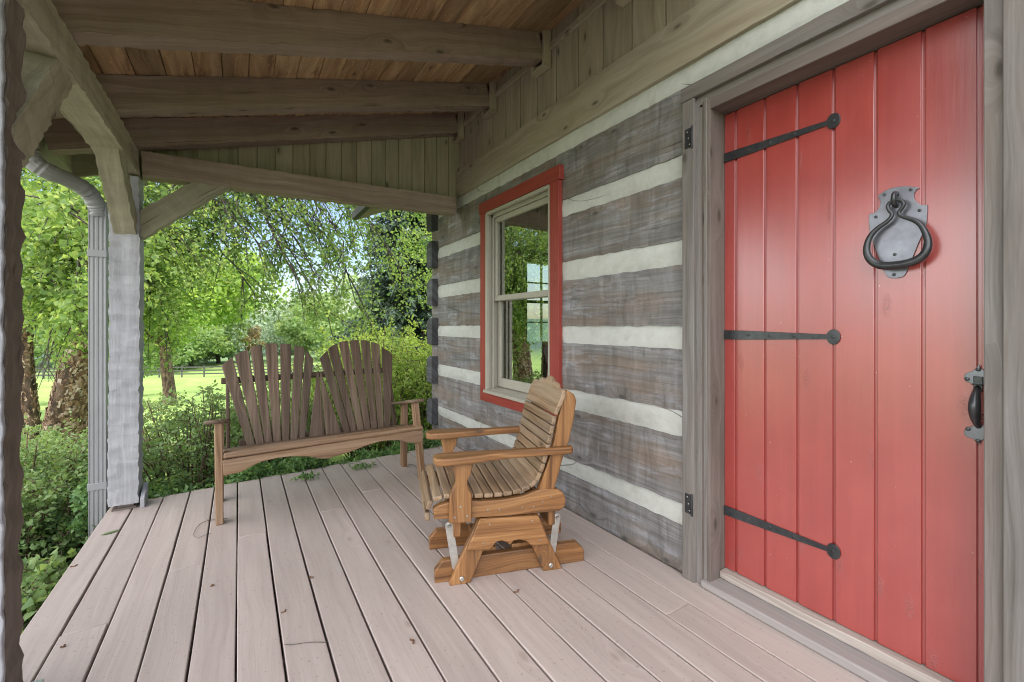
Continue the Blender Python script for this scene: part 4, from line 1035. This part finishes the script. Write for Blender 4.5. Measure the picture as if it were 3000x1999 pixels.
def flakes(pts, rads, n, parent, size=.075):
    seg = [(V(pts[i + 1]) - V(pts[i])).length for i in range(len(pts) - 1)]; tot_ = sum(seg); v = []; tn = []; fc = []
    for k in range(n):
        t_ = random.uniform(0, tot_); i = 0
        while i < len(seg) - 1 and t_ > seg[i]: t_ -= seg[i]; i += 1
        q = t_ / seg[i]; c = V(pts[i]).lerp(V(pts[i + 1]), q); r = rads[i] + (rads[i + 1] - rads[i]) * q
        a = random.uniform(0, 6.283); o_ = V((math.cos(a), math.sin(a), 0)); tg = V((-math.sin(a), math.cos(a), 0)); up_ = (V(pts[i + 1]) - V(pts[i])).normalized()
        w_ = size * random.uniform(.3, 1.0); h_ = size * random.uniform(.5, 2.2); b_ = c + o_ * (r * random.uniform(.97, 1.05)); li = random.uniform(-.006, .016); ro_ = random.gauss(0, .35); tg, up_ = tg * math.cos(ro_) + up_ * math.sin(ro_), up_ * math.cos(ro_) - tg * math.sin(ro_)
        e1 = o_ * li; j_ = lambda: random.uniform(-.25, .25)
        k0 = len(v)
        v += [b_ - tg * w_ * (.5 + j_()) - up_ * h_ * (.5 + j_() * .4), b_ + tg * w_ * (.5 + j_()) - up_ * h_ * (.5 + j_() * .4) , b_ + tg * w_ * (.6 + j_()) + up_ * h_ * (.5 + j_()) + e1, b_ + up_ * h_ * (.55 + j_()) + e1 * 1.5, b_ - tg * w_ * (.5 + j_()) + up_ * h_ * (.45 + j_()) + e1 * .4]
        fc.append((k0, k0 + 1, k0 + 2, k0 + 3, k0 + 4)); tn += [random.random()] * 5
    me = bpy.data.meshes.new('bark_flakes'); me.from_pydata([tuple(x) for x in v], [], fc)
    at = me.attributes.new('tone', 'FLOAT', 'POINT'); at.data.foreach_set('value', np.array(tn, dtype=np.float32)); me.materials.append(M['flake'])
    o = bpy.data.objects.new('bark', me); COL.objects.link(o); o.parent = parent
s = NT('bark flake'); tn_ = s.add('ShaderNodeAttribute', attribute_name='tone').outputs['Fac']
nn_ = s.noise(s.add('ShaderNodeTexCoord').outputs['Object'], 25, 5, .7)
s_c = s.mix(s.math('MULTIPLY', nn_, .5), s.ramp(tn_, [(0.0, (.10, .055, .035)), (.35, (.30, .17, .10)), (.7, (.52, .35, .23)), (1.0, (.75, .62, .50))]), (.10, .06, .04))
M['flake'] = s.finish(s.add('ShaderNodeBsdfPrincipled', {'Base Color': s_c, 'Roughness': .9, 'Normal': s.bump(nn_, .8, .01)}))
TR_ = [.28, .235, .205, .19, .175, .15, .13, .10, .07]
trunk_mesh(tp, TR_).obj('trunk', M['bark'], birch, sharp=180)
flakes(tp[:6], TR_[:6], 6500, birch, .05)
br = MB(); lp_ = []
limbs = [ # start on trunk (index), target px, depth, radius
 (5, (700, 430), 6.6, .04), (5, (620, 520), 6.2, .035), (5, (820, 520), 7.0, .045), (6, (1000, 400), 7.0, .05), (6, (1150, 450), 7.6, .045),
 (6, (1250, 350), 8.0, .05), (6, (680, 100), 6.5, .045),
 (5, (1020, 620), 7.6, .035), (5, (780, 740), 7.4, .030), (4, (560, 700), 6.6, .03), (6, (1180, 560), 8.4, .035),
 (6, (930, 800), 7.0, .03), (6, (1000, 700), 7.3, .03), (6, (900, 620), 7.0, .03), (7, (1040, 880), 7.6, .03), (6, (960, 900), 7.2, .03), (7, (1090, 760), 7.8, .03), (6, (1010, 560), 7.1, .03), (6, (850, 760), 6.7, .03),
 (5, (760, 700), 6.6, .03), (6, (880, 840), 6.9, .03), (6, (960, 760), 7.2, .03), (6, (1060, 860), 7.6, .03), (6, (1120, 700), 7.8, .03), (7, (1180, 800), 8.4, .03), (5, (680, 640), 6.4, .03), (6, (840, 660), 6.8, .03), (6, (960, 620), 7.2, .03), (7, (1080, 600), 7.6, .03), (5, (740, 860), 6.8, .025),
 (4, (110, 480), 4.6, .03), (4, (190, 620), 4.4, .03), (4, (120, 800), 4.9, .03), (5, (230, 430), 5.0, .03), (4, (230, 760), 5.0, .03), (4, (150, 930), 5.4, .02), (4, (440, 640), 5.6, .03), (4, (460, 900), 6.0, .02), (5, (420, 420), 7.2, .03), (4, (200, 850), 7.6, .03), (4, (130, 700), 7.8, .03), (3, (330, 980), 7.6, .02), (4, (470, 820), 7.4, .025), (4, (250, 900), 5.9, .02)]
for (ti, px, D, r) in limbs:
    s_ = tp[ti].lerp(tp[ti + 1], random.uniform(0, .8)); e_ = P(px[0], px[1], D=D)
    mid = s_.lerp(e_, .5) + V((0, 0, .25 * (e_ - s_).length * .5)); L = (e_ - s_).length
    pts = [s_.lerp(mid, t).lerp(mid.lerp(e_, t), t) for t in [i / 14 for i in range(15)]]
    pts = [p + V((random.gauss(0, .03), random.gauss(0, .03), random.gauss(0, .03))) if 0 < i else p for i, p in enumerate(pts)]
    if any(not keepout(p) for p in pts): pts = [p for p in pts if keepout(p)]
    if len(pts) < 3: continue
    br.tube(pts, [max(.005, r * (1 - .8 * i / len(pts))) for i in range(len(pts))], 7, caps=False, tone=.5)
    left = px[0] < 480
    for i in range(2 if left else 3, len(pts)):
        for k in range(2 if left else 2):
            dd = (pts[i] - pts[i - 1]).normalized() + V((random.gauss(0, .6), random.gauss(0, .6), random.gauss(-.25, .5)))
            grow(br, lp_, pts[i], dd, random.uniform(.55, 1.15), .010, 1, 2, .65, .9, .024 if left else .044, (3, 5), leafd=1, leafspread=.035)
br.obj('branch', M['branch'], birch, sharp=180)
print('birch leaves', len(lp_))
lp_ = np.array([q for q in lp_ if (q[0] * CT - q[1] * ST) / (q[0] * ST + q[1] * CT) > -1.19])
px_ = (lp_[:, 0] * CT - lp_[:, 1] * ST) / (lp_[:, 0] * ST + lp_[:, 1] * CT) * F + 1500; py_ = 952 - (lp_[:, 2] - EYE) / (lp_[:, 0] * ST + lp_[:, 1] * CT) * F
th_ = (px_ > 620) & (px_ < 1170) & (py_ < 860) & (rng.uniform(0, 1, len(px_)) < .24 + .22 * np.sin(px_ / 70 + py_ / 45)); lp_, px_, py_ = lp_[~th_], px_[~th_], py_[~th_]
lf_ = px_ < 480; cut_ = 955 + 45 * np.sin(px_ / 23) + rng.uniform(-50, 90, len(px_)); lp_ = lp_[~(lf_ & (py_ > cut_)) & ~((~lf_) & (py_ > 1060 + rng.uniform(-60, 60, len(px_))))]; lf_ = (lp_[:, 0] * CT - lp_[:, 1] * ST) / (lp_[:, 0] * ST + lp_[:, 1] * CT) * F + 1500 < 480
leaves_mesh('crown', M['leafA'], lp_[lf_], .066, birch, droop=.7, aspect=.8); leaves_mesh('crown', M['leafA'], lp_[~lf_], .054, birch, droop=.7, aspect=.85)

def simple_trunk_tree(name, lab, base, height, r, cr, cz, leafmat_, n, size, leaning=(0, 0), group=None, clumps=26, trunkmat=None, squash=.8, droop=.3, tone_g=True, low=0.15, limbs_n=10):
    t = thing(name, lab, 'tree', group); base = V(base)
    top = base + V((leaning[0], leaning[1], height * .85))
    pts = [base + V((0, 0, -.2)), base + V((0, 0, height * .05)), base.lerp(top, .35) + V((random.gauss(0, .02) * height * .3, 0, 0)), base.lerp(top, .7), top]
    m = MB(); m.tube(pts, [r * 1.3, r, r * .8, r * .45, r * .1], 10, caps=False)
    C = base + V((leaning[0] * .6, leaning[1] * .6, cz)); P_ = []; TN = []
    for k in range(clumps):
        while True:
            q = rng.uniform(-1, 1, 3)
            if .25 < np.linalg.norm(q) < 1: break
        c = np.array(C) + q * np.array([cr, cr, cr * squash]); c[2] = max(c[2], base.z + low * height)
        rad_ = cr * random.uniform(.22, .42)
        if k < limbs_n: m.tube([base.lerp(top, random.uniform(.3, .8)), V(c) * .5 + C * .5, V(c)], [r * .3, r * .16, r * .05], 5, caps=False)
        nn = int(n / clumps); dv = rng.normal(size=(nn, 3)); dv /= np.linalg.norm(dv, axis=1)[:, None]
        rr = rad_ * rng.uniform(.35, 1.1, nn) ** .6
        pp = c + dv * rr[:, None] * np.array([1, 1, .65]); P_.append(pp)
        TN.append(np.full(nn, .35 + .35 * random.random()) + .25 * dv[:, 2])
    m.obj('trunk', trunkmat or M['branch'], t, sharp=180)
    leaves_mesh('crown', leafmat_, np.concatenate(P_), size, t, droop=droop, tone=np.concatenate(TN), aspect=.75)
    return t
def gbase(px, D):
    p = P(px, 952, D=D); return V((p.x, p.y, ground_z(p.x, p.y)))
# second stem at the far left edge
t2 = thing('birch_tree', 'second birch with reddish peeling bark just beside the near post', 'tree')
b2 = gbase(84, 6.0); tt = [b2 + V((0, 0, -.1)), P(88, 1240, D=6), P(74, 1080, D=6), P(66, 900, D=6), P(40, 500, D=6.1), P(0, 0, D=6.3)]
trunk_mesh(tt, [.11, .10, .085, .075, .06, .04], 20).obj('trunk', M['bark'], t2, sharp=180); flakes(tt, [.11, .10, .085, .075, .06, .04], 2600, t2, .035)
br = MB(); l2 = []
for k in range(16):
    s_ = tt[3].lerp(tt[5], random.uniform(0, .95)); grow(br, l2, s_, V((random.gauss(0, 1), random.gauss(0, 1), .3)), random.uniform(1.0, 1.8), .018, 0, 2, .5, .8, .03, (4, 5))
br.obj('branch', M['branch'], t2, sharp=180); l2 = [q for q in l2 if (q[0] * CT - q[1] * ST) / (q[0] * ST + q[1] * CT) > -1.22]
leaves_mesh('crown', M['leafA'], l2, .07, t2, droop=.7, aspect=.8)

b = gbase(497, 21)
simple_trunk_tree('maple_tree', 'slim trunked yellow green tree standing alone on the sunny lawn', b, 9.5, .26, 4.2, 5.6, M['leafY'], 26000, .20, (-.6, 0), clumps=60, trunkmat=M['bark'], squash=.62, low=.27, limbs_n=18)
b = gbase(700, 30); simple_trunk_tree('shade_tree', 'broad green tree behind the slim lawn tree', gbase(300, 33), 12, .4, 6, 7.0, M['leafF'], 24000, .3, clumps=60, low=.12)
# background trees beyond the fence
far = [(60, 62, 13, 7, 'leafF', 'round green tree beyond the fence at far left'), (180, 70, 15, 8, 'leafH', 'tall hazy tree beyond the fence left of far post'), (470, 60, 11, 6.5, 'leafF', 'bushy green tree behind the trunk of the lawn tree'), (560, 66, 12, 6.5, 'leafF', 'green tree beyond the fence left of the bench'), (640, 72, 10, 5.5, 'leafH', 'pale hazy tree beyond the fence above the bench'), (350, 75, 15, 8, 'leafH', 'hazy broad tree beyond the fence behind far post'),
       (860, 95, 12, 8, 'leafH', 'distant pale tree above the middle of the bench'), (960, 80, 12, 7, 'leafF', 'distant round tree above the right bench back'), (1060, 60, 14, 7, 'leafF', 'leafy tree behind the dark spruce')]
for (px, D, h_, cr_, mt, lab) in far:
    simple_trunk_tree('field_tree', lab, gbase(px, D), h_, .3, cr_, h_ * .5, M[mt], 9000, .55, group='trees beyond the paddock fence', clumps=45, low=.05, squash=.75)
simple_trunk_tree('small_tree', 'small russet leaved tree far off above the left bench back', gbase(730, 75), 5.5, .15, 2.6, 3.6, M['leafO'], 5000, .28, clumps=24, low=.1)
# long treeline far away: one mass
TL = []
for k in range(420):
    a = random.uniform(math.radians(60), math.radians(215)); R_ = random.uniform(150, 260); c = np.array([R_ * math.cos(a), R_ * math.sin(a), ground_z(R_ * math.cos(a), R_ * math.sin(a)) + random.uniform(1, 4)])
    dv = rng.normal(size=(90, 3)) * np.array([5, 5, 2.6]); TL.append(c + dv)
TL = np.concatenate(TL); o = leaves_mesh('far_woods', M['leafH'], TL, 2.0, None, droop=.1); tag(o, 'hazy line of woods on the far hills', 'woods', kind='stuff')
# distant white house
m = MB(); hb_ = gbase(755, 110); m.box(hb_ + V((-3, 0, 0)), X1, Y1, Z1, 6, 5, 4.4)
hs = thing('far_house', 'tiny white house far away above the left bench back', 'house'); m.obj('wall', M['white'], hs)
m = MB(); m.prism([(-3.4, 4.4), (3.4, 4.4), (0, 5.8)], hb_ + V((0, -.3, 0)), X1, Z1, Y1, 5.6); m.obj('roof', M['roof'], hs)

# spruce
spr = thing('spruce_tree', 'dark blue green spruce standing beyond the cabin corner', 'tree')
sb = gbase(1205, 13.0); m = MB(); m.tube([sb, sb + V((0, 0, 9.3))], [.2, .03], 8, caps=False)
NP, ND, NTN = [], [], []
for k in range(760):
    z = random.uniform(.4, 9.0); R_ = (9.4 - z) * .28 + .2; a = random.uniform(0, 6.283); d = np.array([math.cos(a), math.sin(a), 0])
    Lb = R_ * random.uniform(.75, 1.05)
    for j in range(75):
        t = random.uniform(.08, 1.0); q = np.array(sb) + np.array([0, 0, z - .28 * Lb * t + .10 * Lb * t ** 3]) + d * Lb * t + np.array([random.gauss(0, .10 * (1.2 - t)), random.gauss(0, .10 * (1.2 - t)), random.gauss(-.05, .05)])
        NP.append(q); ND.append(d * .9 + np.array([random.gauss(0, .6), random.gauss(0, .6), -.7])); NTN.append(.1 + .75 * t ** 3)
    if k % 4 == 0: m.tube([sb + V((0, 0, z)), V(sb) + V((d[0] * Lb, d[1] * Lb, z - .18 * Lb))], [.02, .005], 4, caps=False)
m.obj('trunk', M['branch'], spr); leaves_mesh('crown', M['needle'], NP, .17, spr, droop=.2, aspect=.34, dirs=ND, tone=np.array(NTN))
# light green tree at right in front of the spruce
simple_trunk_tree('young_maple', 'bright green leafy tree hanging beside the cabin corner', gbase(1350, 9.5), 8.5, .10, 2.5, 4.6, M['leafA'], 17000, .08, clumps=56, low=.26, squash=.9)

# shrubs
def shrub(name, lab, base, R_, H_, n, size, mat, group=None, stems=26, stemmat=None, tall=0, droop=.1, ax=1.0, ay=1.0, twiggy=0.0, cat='shrub'):
    t = thing(name, lab, cat, group); base = V(base); m = MB(); LPs = []
    tn = []
    for k in range(stems):
        a = random.uniform(0, 6.283); rr = R_ * math.sqrt(random.uniform(0, 1)); hh = H_ * (1 - .45 * (rr / R_) ** 2) * random.uniform(.75, 1.08)
        e_ = base + V((math.cos(a) * rr * ax, math.sin(a) * rr * ay, hh)); s_ = base + V((math.cos(a) * rr * .3 * ax, math.sin(a) * rr * .3 * ay, -.05))
        mid = s_.lerp(e_, .55) + V((random.gauss(0, .04), random.gauss(0, .04), .10 * H_))
        pts = [s_.lerp(mid, u).lerp(mid.lerp(e_, u), u) for u in [i / 8 for i in range(9)]]
        if not keepout(pts[-1]): continue
        m.tube(pts, [.006 * (1 - .7 * i / 9) + .0012 for i in range(9)], 5, caps=False)
        for j in range(7):
            i = random.randint(2, 8); q = pts[i]; dd = V((random.gauss(0, 1), random.gauss(0, 1), random.uniform(-.2, 1))).normalized() * random.uniform(.12, .30) * max(.6, H_)
            if keepout(q + dd): m.tube([q, q + dd * .5 + V((0, 0, .01)), q + dd], [.0028, .002, .001], 4, caps=False)
            for _ in range(int(n / stems / 7)):
                u = random.random() ** .7; lpx = q + dd * u + V((random.gauss(0, .022), random.gauss(0, .022), random.gauss(0, .022)))
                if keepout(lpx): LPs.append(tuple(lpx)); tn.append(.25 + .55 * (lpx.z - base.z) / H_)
    m.obj('stem', stemmat or M['stem'], t, sharp=180)
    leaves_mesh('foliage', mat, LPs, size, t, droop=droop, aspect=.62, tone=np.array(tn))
    return t
SG = 'shrubs along the porch edge'
def gp(x, y): return V((x, y, ground_z(x, y)))
shrub('shrub', 'dense small leaved shrub left of the downspout', gp(-1.45, 4.75), .65, .86, 17000, .034, M['leafB'], SG, stems=80)
shrub('shrub', 'knee high leafy shrub just outside the deck beside the downspout', gp(-1.15, 4.05), .34, .62, 6000, .04, M['leafB'], SG, stems=50)
shrub('shrub', 'shrub in the left background in front of the birch trunk', gp(-1.9, 5.9), .9, .72, 15000, .036, M['leafB'], SG, stems=80)
shrub('shrub', 'twiggy open shrub between far post and bench', gp(-.35, 4.75), .72, 1.12, 9000, .040, M['leafB'], SG, stems=75)
shrub('shrub', 'leafy shrub behind the left half of the bench', gp(.45, 5.0), .65, .95, 9000, .040, M['leafB'], SG, stems=60)
shrub('shrub', 'taller yellow green shrub behind the right bench back', gp(1.45, 5.6), .85, 1.6, 16000, .045, M['leafY'], SG, stems=90)
shrub('shrub', 'bright shrub close to the cabin corner', gp(2.05, 5.25), .55, 1.5, 10000, .042, M['leafY'], SG, stems=60)
shrub('shrub', 'tall bright shrub in front of the dark spruce', gp(2.3, 7.2), 1.1, 1.75, 14000, .055, M['leafY'], SG, stems=90)
shrub('shrub', 'green shrub far behind the middle of the bench', gp(.7, 6.8), .9, 1.15, 12000, .045, M['leafB'], SG, stems=70)
shrub('shrub', 'low plant with broad leaves at the deck edge beside near post', gp(-.93, 2.62), .18, .42, 400, .085, M['leafB'], SG, stems=16, droop=.3)
shrub('shrub', 'dark leaved low shrub beside the black drain pipe', gp(-1.0, 3.35), .30, .38, 3500, .05, M['leafB'], SG, stems=40)
# ground cover creeping along the deck edge
GC, GT = [], []
for k in range(26000):
    x = random.uniform(-.9, 2.2); y = deck_end(x) + abs(random.gauss(0, .32)) + (-.01)
    zt2 = -.05 + .07 * math.sin(x * 5) + .05 * math.sin(x * 13 + 1) - .25 * max(0, y - deck_end(x) - .25)
    z = random.uniform(ground_z(x, y), zt2) if random.random() < .4 else zt2 + random.gauss(0, .03)
    if y < deck_end(x) + .02: z = max(z, .002) if random.random() < .12 else -.1
    GC.append((x, y, z)); GT.append(.3 + .4 * random.random() + z * .5)
for k in range(14000):
    x = -.76 - abs(random.gauss(0, .35)); y = random.uniform(1.6, 3.9); z = ground_z(x, y) + random.uniform(0, .12) + .08 * math.sin(x * 7) * math.sin(y * 6)
    GC.append((x, y, z)); GT.append(.35 + .3 * random.random())
o = leaves_mesh('ground_cover', M['leafD'], GC, .042, None, droop=-.2, tone=np.array(GT)); tag(o, 'dark green creeping ground cover along the deck edge', 'ground cover', kind='stuff')
for (px, py) in ((895, 1400), (1060, 1368)):
    c = P(px, py, Z=.01); pts = [tuple(c + V((random.gauss(0, .05), random.gauss(0, .03), random.uniform(0, .02)))) for _ in range(70)]
    m = MB(); m.tube([c + V((-.05, .06, .0)), c, c + V((.05, -.02, .003))], .0012, 4)
    t = thing('creeper_sprig', 'green sprig creeping over the deck edge ' + ('under the bench centre' if px < 1000 else 'under the right bench seat'), 'sprig', 'sprigs creeping onto the deck')
    m.obj('stem', M['stem'], t); leaves_mesh('foliage', M['leafD'], pts, .03, t, droop=-.1)

# paddock fence
fence = thing('paddock_fence', 'long dark board fence across the far side of the lawn', 'fence')
fa, fb = gbase(-300, 50), gbase(1400, 56); N = 26
fp = [fa.lerp(fb, i / N) for i in range(N + 1)]
for p in fp: p.z = ground_z(p.x, p.y)
for i, p in enumerate(fp):
    m = MB(); m.box(p + V((-.08, -.08, -.1)), Z1, X1, Y1, 1.5, .16, .16); m.obj('post', M['fence'], fence)
for hz in (.35, .75, 1.15):
    m = MB()
    for i in range(N):
        a, b = fp[i] + V((0, -.1, hz)), fp[i + 1] + V((0, -.1, hz)); d = b - a; m.box(a, d, Y1, Z1, d.length, .03, .15)
    m.obj('rail', M['fence'], fence)

# =================================================================== LIGHT, WORLD, CAMERA
FILL_CLOUD, FILL_CLOUD_LO, BLUE = 4.25, .28, 1.75
SUN_EL, SUN_AZ = math.radians(54), math.radians(100)     # azimuth measured clockwise from +Y toward +X
w = bpy.data.worlds.new('World'); SC.world = w; w.use_nodes = True
nt = w.node_tree; nt.nodes.clear()
sky = nt.nodes.new('ShaderNodeTexSky'); sky.sky_type = 'NISHITA'; sky.sun_disc = False; sky.sun_elevation = SUN_EL; sky.sun_rotation = SUN_AZ
sky.air_density = 1.0; sky.dust_density = 1.2; sky.ozone_density = 1.0
def wn(t, **k):
    n = nt.nodes.new(t)
    for a, b in k.items(): setattr(n, a, b)
    return n
def wm(op, a, b=0.0, clamp=False):
    n = wn('ShaderNodeMath', operation=op, use_clamp=clamp)
    for i, v in enumerate((a, b)):
        if isinstance(v, bpy.types.NodeSocket): nt.links.new(v, n.inputs[i])
        else: n.inputs[i].default_value = v
    return n.outputs[0]
# blue sky ahead; unseen bright cloud added behind and left to light the porch
tcw = wn('ShaderNodeTexCoord').outputs['Generated']
dt = wn('ShaderNodeVectorMath', operation='DOT_PRODUCT'); nt.links.new(tcw, dt.inputs[0]); dt.inputs[1].default_value = (-.86, -.42, .30)
nz = wn('ShaderNodeTexNoise'); nt.links.new(tcw, nz.inputs['Vector']); nz.inputs['Scale'].default_value = 2.3; nz.inputs['Detail'].default_value = 5
cm = wm('ADD', dt.outputs['Value'], wm('MULTIPLY', wm('SUBTRACT', nz.outputs[0], .5), 1.1))
cm = wm('MULTIPLY', wm('SUBTRACT', cm, FILL_CLOUD_LO), 1 / .35, True)
nz2 = wn('ShaderNodeTexNoise'); nt.links.new(tcw, nz2.inputs['Vector']); nz2.inputs['Scale'].default_value = 5; nz2.inputs['Detail'].default_value = 6
bg = wn('ShaderNodeBackground'); bg.inputs[1].default_value = .15 * BLUE; nt.links.new(sky.outputs[0], bg.inputs[0])
bc = wn('ShaderNodeBackground'); bc.inputs[0].default_value = (.97, .98, 1, 1); nt.links.new(wm('MULTIPLY', wm('ADD', .55, wm('MULTIPLY', nz2.outputs[0], .9)), FILL_CLOUD), bc.inputs[1])
mxw = wn('ShaderNodeMixShader'); nt.links.new(cm, mxw.inputs[0]); nt.links.new(bg.outputs[0], mxw.inputs[1]); nt.links.new(bc.outputs[0], mxw.inputs[2])
wo = nt.nodes.new('ShaderNodeOutputWorld'); nt.links.new(mxw.outputs[0], wo.inputs[0])
sl_ = bpy.data.lights.new('sun', 'SUN'); sl_.energy = 5.0; sl_.angle = math.radians(.6); sl_.color = (1, .95, .87)
so = bpy.data.objects.new('sun', sl_); COL.objects.link(so)
sd_ = V((math.sin(SUN_AZ) * math.cos(SUN_EL), math.cos(SUN_AZ) * math.cos(SUN_EL), math.sin(SUN_EL)))
so.rotation_euler = sd_.to_track_quat('Z', 'Y').to_euler()
cam = bpy.data.cameras.new('camera'); co = bpy.data.objects.new('camera', cam); COL.objects.link(co)
co.location = (0, 0, EYE); co.rotation_euler = (math.pi / 2, 0, -TH)
cam.sensor_width = 36; cam.lens = 36 * F / 3000; cam.shift_y = -(999.5 - 952) / 3000; cam.clip_start = .05; cam.clip_end = 6000
SC.camera = co
SC.view_settings.view_transform = 'Standard'; SC.view_settings.look = 'None'; SC.view_settings.exposure = 0
SC.render.engine = 'CYCLES'; SC.cycles.max_bounces = 10; SC.cycles.diffuse_bounces = 6; SC.cycles.transparent_max_bounces = 12; SC.cycles.use_denoising = True; SC.cycles.filter_width = 1.05
